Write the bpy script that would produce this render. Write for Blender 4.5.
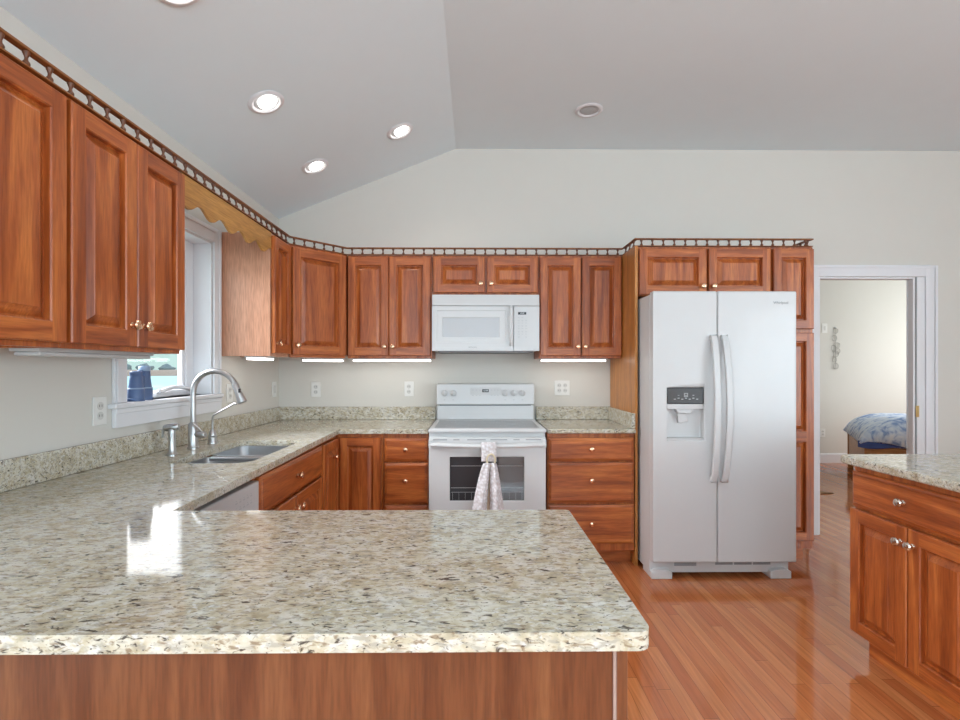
import bpy, bmesh, math, random
from math import sin, cos, pi, radians
from mathutils import Vector, Matrix, geometry
random.seed(7)
S = bpy.context.scene
C = S.collection
for o in list(bpy.data.objects):
    bpy.data.objects.remove(o, do_unlink=True)

# ------------------------------------------------------------------ camera
cam = bpy.data.cameras.new('camera')
cam.sensor_width = 36.0
cam.lens = 490.0 * 36.0 / 960.0
cam.shift_x = 0.0
cam.shift_y = 9.0 / 960.0
cam.clip_start = 0.02
cam.clip_end = 600
co = bpy.data.objects.new('camera', cam)
C.objects.link(co)
co.location = (0, 0, 1.31)
co.rotation_euler = (radians(90), 0, -math.atan(5 / 490))
S.camera = co

# ------------------------------------------------------------------ exposure
S.view_settings.view_transform = 'Standard'
S.view_settings.look = 'None'
S.view_settings.gamma = 1.0
S.view_settings.use_curve_mapping = False
S.view_settings.exposure = 0.08

# ------------------------------------------------------------------ sky
W = bpy.data.worlds.new('sky')
S.world = W
W.use_nodes = True
nt = W.node_tree
nt.nodes.clear()
tc = nt.nodes.new('ShaderNodeTexCoord')
sp = nt.nodes.new('ShaderNodeSeparateXYZ')
rp = nt.nodes.new('ShaderNodeValToRGB')
bg = nt.nodes.new('ShaderNodeBackground')
ow = nt.nodes.new('ShaderNodeOutputWorld')
rp.color_ramp.elements[0].position = 0.0
rp.color_ramp.elements[0].color = (0.56, 0.80, 0.76, 1)
rp.color_ramp.elements[1].position = 1.0
rp.color_ramp.elements[1].color = (0.8, 1.0, 1.4, 1)
e = rp.color_ramp.elements.new(0.11)
e.color = (0.60, 0.84, 0.81, 1)
e = rp.color_ramp.elements.new(0.2)
e.color = (3.6, 3.7, 3.8, 1)
e = rp.color_ramp.elements.new(0.36)
e.color = (3.8, 3.9, 4.0, 1)
e = rp.color_ramp.elements.new(0.55)
e.color = (1.2, 1.35, 1.5, 1)
nt.links.new(tc.outputs['Generated'], sp.inputs[0])
nt.links.new(sp.outputs['Z'], rp.inputs[0])
nt.links.new(rp.outputs[0], bg.inputs['Color'])
bg.inputs['Strength'].default_value = 1.0
nt.links.new(bg.outputs[0], ow.inputs[0])


def area(name, loc, rot, sx, sy, energy, color=(1, 1, 1), spread=180):
    l = bpy.data.lights.new(name, 'AREA')
    l.shape = 'RECTANGLE'
    l.size = sx
    l.size_y = sy
    l.energy = energy
    l.color = color
    l.spread = radians(spread)
    o = bpy.data.objects.new(name, l)
    C.objects.link(o)
    o.location = loc
    o.rotation_euler = rot
    return o


# added fill lamps at unseen windows behind, left and right of the camera
area('fill_behind', (0.5, -4.46, 1.30), (radians(163), 0, 0), 3.0, 1.6, 232, (0.765, 1.0, 1.17))  # fill tilted steeply up to brighten the ceiling
area('fill_right', (5.46, -2.4, 1.5), (radians(102), 0, radians(90)), 3.4, 2.0, 190, (0.87, 1.0, 1.10))  # fill placed to brighten the left wall cabinets
area('fill_left', (-1.50, -1.3, 1.40), (radians(92), 0, radians(-90)), 2.0, 1.7, 48, (0.90, 1.0, 1.08))  # fill added to brighten the island front and refrigerator side
area('daylight_sink_window', (-2.9, 2.35, 2.35), Vector((4.5, 0.15, -1.65)).to_track_quat('-Z', 'Y').to_euler(), 1.4, 0.9, 150, (0.95, 1.0, 1.05))  # extra lamp outside the sink window, strengthening its daylight on side panel and island
area('fill_bedroom', (6.9, 5.4, 1.6), (radians(90), 0, radians(90)), 1.6, 1.5, 48, (1.0, 0.99, 0.96))  # added fill lamp at an unseen, made-up bedroom window

# ------------------------------------------------------------------ materials
def new_mat(name):
    m = bpy.data.materials.new(name)
    m.use_nodes = True
    return m, m.node_tree, m.node_tree.nodes['Principled BSDF']


def plain(name, col, rough=0.5, metal=0.0, spec=0.5, coat=0.0, noise=0.0):
    m, t, b = new_mat(name)
    b.inputs['Roughness'].default_value = rough
    b.inputs['Metallic'].default_value = metal
    b.inputs['Specular IOR Level'].default_value = spec
    b.inputs['Coat Weight'].default_value = coat
    n = t.nodes.new('ShaderNodeTexNoise')
    n.inputs['Scale'].default_value = 9.0
    n.inputs['Detail'].default_value = 4.0
    r = t.nodes.new('ShaderNodeValToRGB')
    a = max(noise, 0.012)
    r.color_ramp.elements[0].color = (*[c * (1 - a) for c in col], 1)
    r.color_ramp.elements[1].color = (*[min(1, c * (1 + a)) for c in col], 1)
    tcn = t.nodes.new('ShaderNodeTexCoord')
    t.links.new(tcn.outputs['Object'], n.inputs['Vector'])
    t.links.new(n.outputs['Fac'], r.inputs[0])
    t.links.new(r.outputs[0], b.inputs['Base Color'])
    return m


def wood(name, c_dark, c_mid, c_light, axis='z', rough=0.36, coat=0.12):
    m, t, b = new_mat(name)
    N = t.nodes
    L = t.links
    tcn = N.new('ShaderNodeTexCoord')
    oi = N.new('ShaderNodeObjectInfo')
    mul = N.new('ShaderNodeMath'); mul.operation = 'MULTIPLY'; mul.inputs[1].default_value = 37.0
    L.new(oi.outputs['Random'], mul.inputs[0])
    cmb = N.new('ShaderNodeCombineXYZ')
    for i in range(3):
        L.new(mul.outputs[0], cmb.inputs[i])
    add = N.new('ShaderNodeVectorMath'); add.operation = 'ADD'
    L.new(tcn.outputs['Object'], add.inputs[0])
    L.new(cmb.outputs[0], add.inputs[1])
    mp = N.new('ShaderNodeMapping')
    sc = {'z': (20, 20, 1.5), 'x': (1.5, 20, 20), 'y': (20, 1.5, 20)}[axis]
    mp.inputs['Scale'].default_value = sc
    L.new(add.outputs[0], mp.inputs['Vector'])
    n1 = N.new('ShaderNodeTexNoise'); n1.inputs['Scale'].default_value = 1.0
    n1.inputs['Detail'].default_value = 6; n1.inputs['Distortion'].default_value = 0.9
    L.new(mp.outputs[0], n1.inputs['Vector'])
    r = N.new('ShaderNodeValToRGB')
    r.color_ramp.elements[0].position = 0.32; r.color_ramp.elements[0].color = (*c_dark, 1)
    r.color_ramp.elements[1].position = 0.70; r.color_ramp.elements[1].color = (*c_light, 1)
    e = r.color_ramp.elements.new(0.5); e.color = (*c_mid, 1)
    L.new(n1.outputs['Fac'], r.inputs[0])
    mp2 = N.new('ShaderNodeMapping')
    mp2.inputs['Scale'].default_value = tuple(s * 9 for s in sc)
    L.new(add.outputs[0], mp2.inputs['Vector'])
    n2 = N.new('ShaderNodeTexNoise'); n2.inputs['Scale'].default_value = 1.0; n2.inputs['Detail'].default_value = 3
    L.new(mp2.outputs[0], n2.inputs['Vector'])
    r2 = N.new('ShaderNodeValToRGB')
    r2.color_ramp.elements[0].position = 0.3; r2.color_ramp.elements[0].color = (0.62, 0.56, 0.50, 1)
    r2.color_ramp.elements[1].position = 0.6; r2.color_ramp.elements[1].color = (1, 1, 1, 1)
    L.new(n2.outputs['Fac'], r2.inputs[0])
    mx = N.new('ShaderNodeMix'); mx.data_type = 'RGBA'; mx.blend_type = 'MULTIPLY'
    mx.inputs['Factor'].default_value = 0.75
    L.new(r.outputs[0], mx.inputs[6]); L.new(r2.outputs[0], mx.inputs[7])
    L.new(mx.outputs[2], b.inputs['Base Color'])
    b.inputs['Roughness'].default_value = rough
    b.inputs['Coat Weight'].default_value = coat
    b.inputs['Coat Roughness'].default_value = 0.2
    return m


CH = ((0.26, 0.054, 0.010), (0.43, 0.106, 0.022), (0.60, 0.185, 0.042))
M = {}
M['cherry'] = wood('cherry_vertical', *CH, 'z')
M['cherry_h'] = wood('cherry_horizontal', *CH, 'x')
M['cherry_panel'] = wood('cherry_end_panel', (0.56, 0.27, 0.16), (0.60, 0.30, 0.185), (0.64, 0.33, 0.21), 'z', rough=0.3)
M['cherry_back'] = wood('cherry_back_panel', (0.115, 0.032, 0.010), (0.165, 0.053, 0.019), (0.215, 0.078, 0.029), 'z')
M['cherry_y'] = wood('cherry_valance', (0.42, 0.19, 0.042), (0.51, 0.245, 0.058), (0.60, 0.30, 0.08), 'y', rough=0.5, coat=0.0)
M['cherry_light'] = wood('golden_cherry', (0.40, 0.145, 0.030), (0.52, 0.20, 0.042), (0.62, 0.26, 0.06), 'z')
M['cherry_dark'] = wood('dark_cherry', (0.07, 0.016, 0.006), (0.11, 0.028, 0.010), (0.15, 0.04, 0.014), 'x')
M['rail_wood'] = wood('rail_wood', (0.17, 0.05, 0.012), (0.25, 0.082, 0.018), (0.34, 0.125, 0.028), 'y', rough=0.45, coat=0.0)
M['spindle_wood'] = plain('spindle_wood', (0.13, 0.042, 0.014), 0.4, noise=0.15)
M['bed_wood'] = wood('bed_wood', (0.33, 0.13, 0.035), (0.42, 0.18, 0.05), (0.5, 0.23, 0.07), 'x')
M['wall'] = plain('wall_paint', (0.665, 0.64, 0.59), 0.85, spec=0.2)
M['ceiling'] = plain('ceiling_paint', (0.775, 0.86, 0.895), 0.9, spec=0.15)
M['trim'] = plain('white_trim_paint', (0.76, 0.76, 0.78), 0.45)
M['white'] = plain('white_enamel', (0.62, 0.62, 0.62), 0.32, coat=0.1)
M['white_matte'] = plain('white_plastic', (0.59, 0.59, 0.59), 0.45)
M['grey_plastic'] = plain('light_grey_plastic', (0.50, 0.51, 0.52), 0.4)
M['mark'] = plain('grey_print', (0.28, 0.29, 0.30), 0.6)
M['cook_glass'] = plain('grey_ceramic_glass', (0.22, 0.225, 0.23), 0.3)
M['black'] = plain('black_plastic', (0.015, 0.015, 0.017), 0.3)
M['dark_panel'] = plain('charcoal_panel', (0.055, 0.056, 0.06), 0.25)
M['oven_glass'] = plain('oven_window_glass', (0.045, 0.046, 0.05), 0.06, coat=0.5)
M['mw_glass'] = plain('microwave_screen', (0.52, 0.53, 0.55), 0.18)
M['steel'] = plain('stainless_steel', (0.50, 0.50, 0.50), 0.36, metal=1.0, noise=0.05)
M['sink_steel'] = plain('satin_steel', (0.50, 0.51, 0.53), 0.30, metal=1.0, noise=0.05)
M['chrome_dark'] = plain('dark_rubber', (0.03, 0.03, 0.03), 0.5)
M['nickel'] = plain('satin_nickel', (0.74, 0.68, 0.60), 0.22, metal=1.0)
M['copper'] = plain('copper_bronze', (0.80, 0.50, 0.32), 0.24, metal=1.0)
M['brass'] = plain('brass', (0.72, 0.50, 0.22), 0.3, metal=1.0)
M['outlet'] = plain('outlet_plastic', (0.78, 0.77, 0.74), 0.4)
M['outlet_face'] = plain('outlet_face', (0.62, 0.61, 0.58), 0.4)
M['binocular'] = plain('blue_rubber', (0.085, 0.14, 0.28), 0.45, noise=0.1)
M['binocular_edge'] = plain('pale_blue_rubber', (0.30, 0.40, 0.55), 0.4)
M['lens'] = plain('lens_glass', (0.02, 0.02, 0.04), 0.05)
M['beige'] = plain('beige_yarn', (0.56, 0.42, 0.31), 0.9, noise=0.2)
M['ring'] = plain('pale_wood_ring', (0.70, 0.60, 0.42), 0.5)
M['rug'] = plain('brown_rug', (0.34, 0.19, 0.10), 0.95, noise=0.25)
M['shell'] = plain('shell_grey', (0.42, 0.40, 0.37), 0.5, noise=0.2)
M['water'] = plain('water', (0.42, 0.66, 0.65), 0.8, spec=0.05)
M['marsh'] = plain('marsh_grass', (0.27, 0.22, 0.17), 0.95, noise=0.3)
M['leaf'] = plain('far_foliage', (0.13, 0.19, 0.20), 0.95, noise=0.3)
M['bark'] = plain('bark', (0.12, 0.10, 0.09), 0.95)
M['navy'] = plain('navy_cloth', (0.06, 0.10, 0.30), 0.9, noise=0.2)


def emit(name, col, strength):
    m, t, b = new_mat(name)
    b.inputs['Base Color'].default_value = (0.9, 0.9, 0.9, 1)
    b.inputs['Emission Color'].default_value = (*col, 1)
    b.inputs['Emission Strength'].default_value = strength
    return m


M['bulb'] = emit('lamp_glow', (1.0, 0.97, 0.92), 6.5)
M['strip'] = emit('strip_glow', (1.0, 0.97, 0.92), 4.2)
M['digits'] = emit('dim_display', (0.35, 0.5, 0.5), 0.05)


def granite():
    m, t, b = new_mat('speckled_granite')
    N, L = t.nodes, t.links
    tcn = N.new('ShaderNodeTexCoord')

    def noise(scale, detail, dist=0.0, sx=(1, 1, 1), off=0.0):
        mp = N.new('ShaderNodeMapping')
        mp.inputs['Scale'].default_value = sx
        mp.inputs['Location'].default_value = (off, off * 0.7, off * 0.3)
        L.new(tcn.outputs['Object'], mp.inputs[0])
        n = N.new('ShaderNodeTexNoise')
        n.inputs['Scale'].default_value = scale
        n.inputs['Detail'].default_value = detail
        n.inputs['Distortion'].default_value = dist
        L.new(mp.outputs[0], n.inputs['Vector'])
        return n

    def ramp(n, stops):
        r = N.new('ShaderNodeValToRGB')
        els = r.color_ramp.elements
        while len(els) < len(stops):
            els.new(0.5)
        for el, (p, c) in zip(els, stops):
            el.position = p
            el.color = (*c, 1)
        L.new(n.outputs['Fac'], r.inputs[0])
        return r

    def mix(a, bcol, fac):
        x = N.new('ShaderNodeMix'); x.data_type = 'RGBA'
        L.new(fac.outputs[0], x.inputs[0])
        L.new(a, x.inputs[6])
        if isinstance(bcol, tuple):
            x.inputs[7].default_value = (*bcol, 1)
        else:
            L.new(bcol, x.inputs[7])
        return x.outputs[2]

    base = ramp(noise(30, 8, 0.4), [(0.32, (0.40, 0.345, 0.235)), (0.44, (0.53, 0.47, 0.345)), (0.56, (0.60, 0.56, 0.455)), (0.72, (0.66, 0.645, 0.60))])
    c = base.outputs[0]
    k = lambda v: (v, v, v)
    # grey translucent clouds, tan grains, dark mica flecks
    c = mix(c, (0.36, 0.335, 0.285), ramp(noise(95, 6, 0.5, (0.45, 1, 1), 3.1), [(0.50, k(0)), (0.62, k(0.75))]))
    c = mix(c, (0.70, 0.69, 0.66), ramp(noise(120, 5, 0.3, (0.6, 1, 1), 31.1), [(0.55, k(0)), (0.68, k(0.7))]))
    c = mix(c, (0.26, 0.19, 0.12), ramp(noise(135, 5, 0.5, (0.42, 1.0, 1.0), 7.7), [(0.57, k(0)), (0.66, k(0.85))]))
    c = mix(c, (0.07, 0.057, 0.045), ramp(noise(100, 6, 0.8, (0.45, 1.0, 1.0), 12.3), [(0.60, k(0)), (0.67, k(0.95))]))
    c = mix(c, (0.06, 0.055, 0.055), ramp(noise(230, 4, 0.4, (0.6, 1, 1), 20.1), [(0.63, k(0)), (0.70, k(0.9))]))
    L.new(c, b.inputs['Base Color'])
    b.inputs['Roughness'].default_value = 0.07
    b.inputs['Specular IOR Level'].default_value = 0.55
    return m


M['granite'] = granite()


def floor_mat():
    m, t, b = new_mat('cherry_plank_floor')
    N, L = t.nodes, t.links
    tcn = N.new('ShaderNodeTexCoord')
    sep = N.new('ShaderNodeSeparateXYZ')
    L.new(tcn.outputs['Object'], sep.inputs[0])

    def math(op, a, b_=None, c_=None):
        x = N.new('ShaderNodeMath'); x.operation = op
        for k, v in enumerate((a, b_, c_)):
            if v is None: continue
            if isinstance(v, (int, float)): x.inputs[k].default_value = v
            else: L.new(v, x.inputs[k])
        return x.outputs[0]
    px = math('DIVIDE', sep.outputs['X'], 0.0572)          # strip index across
    row = math('FLOOR', px)
    wn = N.new('ShaderNodeTexWhiteNoise'); wn.noise_dimensions = '1D'
    L.new(row, wn.inputs['W'])
    py = math('ADD', math('DIVIDE', sep.outputs['Y'], 0.92), math('MULTIPLY', wn.outputs['Value'], 7.3))
    brd = math('FLOOR', py)
    cv = N.new('ShaderNodeCombineXYZ'); L.new(row, cv.inputs[0]); L.new(brd, cv.inputs[1])
    wn2 = N.new('ShaderNodeTexWhiteNoise'); wn2.noise_dimensions = '2D'
    L.new(cv.outputs[0], wn2.inputs['Vector'])
    rb = N.new('ShaderNodeValToRGB')
    rb.color_ramp.elements[0].position = 0.0; rb.color_ramp.elements[0].color = (0.49, 0.142, 0.044, 1)
    rb.color_ramp.elements[1].position = 1.0; rb.color_ramp.elements[1].color = (0.65, 0.242, 0.088, 1)
    e_ = rb.color_ramp.elements.new(0.5); e_.color = (0.56, 0.185, 0.062, 1)
    L.new(wn2.outputs['Value'], rb.inputs[0])
    fx = math('FRACT', px); fy = math('FRACT', py)
    dxs = math('MINIMUM', fx, math('SUBTRACT', 1.0, fx))
    dys = math('MINIMUM', fy, math('SUBTRACT', 1.0, fy))
    seam = math('MAXIMUM', math('LESS_THAN', dxs, 0.016), math('LESS_THAN', dys, 0.0012))
    br = N.new('ShaderNodeMix'); br.data_type = 'RGBA'
    L.new(math('MULTIPLY', seam, 0.8), br.inputs[0]); L.new(rb.outputs[0], br.inputs[6])
    br.inputs[7].default_value = (0.16, 0.05, 0.02, 1)
    mp2 = N.new('ShaderNodeMapping')
    mp2.inputs['Scale'].default_value = (30, 1.6, 1)
    L.new(tcn.outputs['Object'], mp2.inputs[0])
    n = N.new('ShaderNodeTexNoise'); n.inputs['Scale'].default_value = 1.5; n.inputs['Detail'].default_value = 6
    n.inputs['Distortion'].default_value = 1.0
    L.new(mp2.outputs[0], n.inputs['Vector'])
    r = N.new('ShaderNodeValToRGB')
    r.color_ramp.elements[0].position = 0.3; r.color_ramp.elements[0].color = (0.72, 0.68, 0.64, 1)
    r.color_ramp.elements[1].position = 0.7; r.color_ramp.elements[1].color = (1.1, 1.1, 1.1, 1)
    L.new(n.outputs['Fac'], r.inputs[0])
    mx = N.new('ShaderNodeMix'); mx.data_type = 'RGBA'; mx.blend_type = 'MULTIPLY'; mx.inputs[0].default_value = 0.8
    L.new(br.outputs[2], mx.inputs[6]); L.new(r.outputs[0], mx.inputs[7])
    L.new(mx.outputs[2], b.inputs['Base Color'])
    b.inputs['Roughness'].default_value = 0.085
    b.inputs['Specular IOR Level'].default_value = 0.75
    bp = N.new('ShaderNodeBump'); bp.inputs['Strength'].default_value = 0.06; bp.inputs['Distance'].default_value = 0.002
    L.new(n.outputs['Fac'], bp.inputs['Height'])
    L.new(bp.outputs[0], b.inputs['Normal'])
    return m


M['floor'] = floor_mat()


def glass_mat():
    m, t, b = new_mat('window_glass')
    N, L = t.nodes, t.links
    N.remove(b)
    tr = N.new('ShaderNodeBsdfTransparent')
    gl = N.new('ShaderNodeBsdfGlossy'); gl.inputs['Roughness'].default_value = 0.02
    lw = N.new('ShaderNodeLayerWeight'); lw.inputs[0].default_value = 0.5
    pw = N.new('ShaderNodeMath'); pw.operation = 'POWER'; pw.inputs[1].default_value = 5.0
    fr = N.new('ShaderNodeMath'); fr.operation = 'MULTIPLY_ADD'; fr.inputs[1].default_value = 0.8; fr.inputs[2].default_value = 0.03
    L.new(lw.outputs['Facing'], pw.inputs[0]); L.new(pw.outputs[0], fr.inputs[0])
    mx = N.new('ShaderNodeMixShader')
    L.new(fr.outputs[0], mx.inputs[0]); L.new(tr.outputs[0], mx.inputs[1]); L.new(gl.outputs[0], mx.inputs[2])
    L.new(mx.outputs[0], N['Material Output'].inputs[0])
    return m


M['glass'] = glass_mat()


def knit_mat(name, ca, cb, scale):
    m, t, b = new_mat(name)
    N, L = t.nodes, t.links
    tcn = N.new('ShaderNodeTexCoord')
    v = N.new('ShaderNodeTexVoronoi'); v.inputs['Scale'].default_value = scale
    L.new(tcn.outputs['Object'], v.inputs['Vector'])
    r = N.new('ShaderNodeValToRGB')
    r.color_ramp.elements[0].position = 0.1; r.color_ramp.elements[0].color = (*cb, 1)
    r.color_ramp.elements[1].position = 0.75; r.color_ramp.elements[1].color = (*ca, 1)
    L.new(v.outputs['Distance'], r.inputs[0])
    L.new(r.outputs[0], b.inputs['Base Color'])
    bp = N.new('ShaderNodeBump'); bp.invert = True; bp.inputs['Strength'].default_value = 0.7; bp.inputs['Distance'].default_value = 0.005
    L.new(v.outputs['Distance'], bp.inputs['Height']); L.new(bp.outputs[0], b.inputs['Normal'])
    b.inputs['Roughness'].default_value = 0.95
    return m


M['knit'] = knit_mat('white_crochet_yarn', (0.60, 0.55, 0.55), (0.88, 0.87, 0.90), 60)


def print_mat(name, bgc, c1, c2, scale):
    m, t, b = new_mat(name)
    N, L = t.nodes, t.links
    tcn = N.new('ShaderNodeTexCoord')
    n = N.new('ShaderNodeTexNoise'); n.inputs['Scale'].default_value = scale; n.inputs['Detail'].default_value = 3
    n.inputs['Distortion'].default_value = 2.2
    L.new(tcn.outputs['Object'], n.inputs['Vector'])
    r = N.new('ShaderNodeValToRGB')
    els = r.color_ramp.elements
    els[0].position = 0.38; els[0].color = (*c2, 1)
    els[1].position = 0.62; els[1].color = (*bgc, 1)
    x = els.new(0.5); x.color = (*c1, 1)
    L.new(n.outputs['Fac'], r.inputs[0]); L.new(r.outputs[0], b.inputs['Base Color'])
    b.inputs['Roughness'].default_value = 0.9
    return m


M['quilt'] = print_mat('blue_print_quilt', (0.82, 0.87, 0.95), (0.66, 0.75, 0.90), (0.26, 0.38, 0.66), 5.5)
M['sheet'] = print_mat('dotted_sheet', (0.85, 0.82, 0.88), (0.80, 0.75, 0.85), (0.20, 0.12, 0.40), 40)


# ------------------------------------------------------------------ mesh builder
class MB:
    def __init__(self):
        self.v = []; self.f = []; self.mi = []

    def add(self, vs, fs, mi=0):
        n = len(self.v)
        self.v += [tuple(p) for p in vs]
        self.f += [tuple(i + n for i in q) for q in fs]
        self.mi += [mi] * len(fs)
        return self

    def box(self, x0, x1, y0, y1, z0, z1, mi=0):
        vs = [(x, y, z) for z in (z0, z1) for y in (y0, y1) for x in (x0, x1)]
        fs = [(0, 2, 3, 1), (4, 5, 7, 6), (0, 1, 5, 4), (2, 6, 7, 3), (0, 4, 6, 2), (1, 3, 7, 5)]
        return self.add(vs, fs, mi)

    def prism(self, poly, z0, z1, axis='z', mi=0):
        n = len(poly)
        def P(a, b, c):
            return {'z': (a, b, c), 'y': (a, c, b), 'x': (c, a, b)}[axis]
        vs = [P(a, b, z0) for a, b in poly] + [P(a, b, z1) for a, b in poly]
        fs = [tuple(range(n - 1, -1, -1)), tuple(range(n, 2 * n))]
        fs += [(i, (i + 1) % n, n + (i + 1) % n, n + i) for i in range(n)]
        return self.add(vs, fs, mi)

    def lathe(self, prof, base=(0, 0, 0), axis=(0, 0, 1), seg=16, mi=0, cap=True):
        a = Vector(axis).normalized()
        u = a.orthogonal().normalized(); w = a.cross(u)
        b = Vector(base)
        vs, fs = [], []
        for r, h in prof:
            for k in range(seg):
                t = 2 * pi * k / seg
                vs.append(b + a * h + (u * cos(t) + w * sin(t)) * r)
        for i in range(len(prof) - 1):
            for k in range(seg):
                k2 = (k + 1) % seg
                fs.append((i * seg + k, i * seg + k2, (i + 1) * seg + k2, (i + 1) * seg + k))
        if cap:
            fs.append(tuple(range(seg - 1, -1, -1)))
            fs.append(tuple(range((len(prof) - 1) * seg, len(prof) * seg)))
        return self.add(vs, fs, mi)

    def tube(self, pts, r, seg=10, mi=0, closed=False, flat=1.0):
        pts = [Vector(p) for p in pts]
        n = len(pts)
        rs = r if isinstance(r, (list, tuple)) else [r] * n
        vs, fs = [], []
        ref = None
        for i, p in enumerate(pts):
            if closed:
                d = pts[(i + 1) % n] - pts[i - 1]
            else:
                d = pts[min(i + 1, n - 1)] - pts[max(i - 1, 0)]
            d.normalize()
            if ref is None:
                ref = d.orthogonal().normalized()
            ref = (ref - d * ref.dot(d)).normalized()
            w = d.cross(ref)
            for k in range(seg):
                t = 2 * pi * k / seg
                vs.append(p + (ref * cos(t) + w * sin(t) * flat) * rs[i])
        m = n if closed else n - 1
        for i in range(m):
            j = (i + 1) % n
            for k in range(seg):
                k2 = (k + 1) % seg
                fs.append((i * seg + k, i * seg + k2, j * seg + k2, j * seg + k))
        if not closed:
            fs.append(tuple(range(seg - 1, -1, -1)))
            fs.append(tuple(range((n - 1) * seg, n * seg)))
        return self.add(vs, fs, mi)

    def grid(self, fn, nu, nv, mi=0):
        vs = [fn(i / nu, j / nv) for j in range(nv + 1) for i in range(nu + 1)]
        fs = [(j * (nu + 1) + i, j * (nu + 1) + i + 1, (j + 1) * (nu + 1) + i + 1, (j + 1) * (nu + 1) + i)
              for j in range(nv) for i in range(nu)]
        return self.add(vs, fs, mi)

    def rings(self, rects, mi=0, capmi=None):
        """nested rectangles (x0,x1,z0,z1,y), each joined to the next, last one capped"""
        n0 = len(self.v)
        for x0, x1, z0, z1, y in rects:
            self.v += [(x0, y, z0), (x1, y, z0), (x1, y, z1), (x0, y, z1)]
        for i in range(len(rects) - 1):
            for k in range(4):
                a = n0 + i * 4 + k; b = n0 + i * 4 + (k + 1) % 4
                self.f.append((a, b, b + 4, a + 4)); self.mi.append(mi)
        q = n0 + (len(rects) - 1) * 4
        self.f.append((q, q + 1, q + 2, q + 3)); self.mi.append(mi if capmi is None else capmi)
        return self

    def holed(self, x0, x1, z0, z1, y0, y1, h, depth, mi=0, capmi=0):
        """a slab from y1 (back) to y0 (front) with a rectangular recess h=(x0,x1,z0,z1)"""
        return self.rings([(x0, x1, z0, z1, y1), (x0, x1, z0, z1, y0), (*h, y0), (*h, y0 + depth)], mi, capmi).add(
            [(x0, y1, z0), (x0, y1, z1), (x1, y1, z1), (x1, y1, z0)], [(0, 1, 2, 3)], mi)

    def build(self, name, mats, parent=None, bevel=0.0, seg=2, smooth=False, sub=0, angle=40):
        me = bpy.data.meshes.new(name)
        me.from_pydata([tuple(p) for p in self.v], [], self.f)
        if not isinstance(mats, (list, tuple)):
            mats = [mats]
        for m in mats:
            me.materials.append(m)
        for p, i in zip(me.polygons, self.mi):
            p.material_index = i
        bm = bmesh.new(); bm.from_mesh(me)
        bmesh.ops.remove_doubles(bm, verts=bm.verts, dist=1e-6)
        bmesh.ops.recalc_face_normals(bm, faces=bm.faces)
        bm.to_mesh(me); bm.free()
        if smooth:
            for p in me.polygons:
                p.use_smooth = True
            me.set_sharp_from_angle(angle=radians(angle))
        o = bpy.data.objects.new(name, me)
        C.objects.link(o)
        if parent:
            o.parent = parent
        if bevel:
            bv = o.modifiers.new('edge', 'BEVEL')
            bv.width = bevel; bv.segments = seg; bv.limit_method = 'ANGLE'; bv.angle_limit = radians(35)
            if smooth is False:
                for p in me.polygons:
                    p.use_smooth = True
                me.set_sharp_from_angle(angle=radians(30))
                bv.harden_normals = False
        if sub:
            sm = o.modifiers.new('round', 'SUBSURF'); sm.levels = sub; sm.render_levels = sub
        return o


def tag(o, label, cat, group=None, kind=None):
    o['label'] = label; o['category'] = cat
    if group: o['group'] = group
    if kind: o['kind'] = kind
    return o


def thing(name, label, cat, loc=(0, 0, 0), rot=0.0, group=None):
    o = bpy.data.objects.new(name, None)
    o.empty_display_size = 0.1
    C.objects.link(o)
    o.location = loc; o.rotation_euler = (0, 0, rot)
    return tag(o, label, cat, group)


def struct(o, label=None, cat=None):
    o['kind'] = 'structure'
    if label: o['label'] = label
    if cat: o['category'] = cat
    return o


def struct_root(name, loc, label, cat, rot=0.0):
    o = bpy.data.objects.new(name, None); C.objects.link(o); o.location = loc; o.rotation_euler = (0, 0, rot)
    return struct(o, label, cat)


def text_mesh(name, s, size, mat, parent, loc, rot, extrude=0.0004):
    cu = bpy.data.curves.new(name, 'FONT'); cu.body = s; cu.size = size; cu.extrude = extrude
    cu.align_x = 'CENTER'; cu.align_y = 'CENTER'
    t = bpy.data.objects.new(name + '_tmp', cu); C.objects.link(t)
    bpy.context.view_layer.update()
    dg = bpy.context.evaluated_depsgraph_get()
    me = bpy.data.meshes.new_from_object(t.evaluated_get(dg))
    bpy.data.objects.remove(t, do_unlink=True)
    me.materials.clear(); me.materials.append(mat)
    o = bpy.data.objects.new(name, me); C.objects.link(o)
    o.location = loc; o.rotation_euler = rot
    o.parent = parent
    return o


# ------------------------------------------------------------------ the setting
WT = 0.062
XW, YB, ZL, ZR, XR = -1.535, 3.85, 2.485, 3.04, -0.15
XE, YF = 5.5, -4.5
struct(MB().box(XW - 0.2, XE + 2.2, YF - 0.2, 7.2, -0.08, 0).build('floor', M['floor']), 'glossy reddish brown plank wood floor', 'floor')
WY0, WY1, WZ0, WZ1 = 2.158, 2.877, 1.164, 2.050
b = MB()
TH = 0.14
b.box(XW - TH, XW, YF, -2.4, 0, ZL).box(XW - TH, XW, -0.2, WY0, 0, ZL).box(XW - TH, XW, -2.4, -0.2, 0, 0.5).box(XW - TH, XW, -2.4, -0.2, 2.35, ZL).box(XW - TH, XW, WY1, YB + WT, 0, ZL)
b.box(XW - TH, XW, WY0, WY1, 0, WZ0).box(XW - TH, XW, WY0, WY1, WZ1, ZL)
struct(b.build('wall_left', M['wall']), 'off white wall with the sink window', 'wall')
DX0, DX1, DZ = 2.714, 3.490, 2.04
b = MB()
b.box(XW, DX0, YB, YB + WT, 0, 3.05).box(DX1, XE, YB, YB + WT, 0, 3.05).box(DX0, DX1, YB, YB + WT, DZ, 3.05)
struct(b.build('wall_back', M['wall']), 'off white back wall rising to the ceiling ridge', 'wall')
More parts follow.
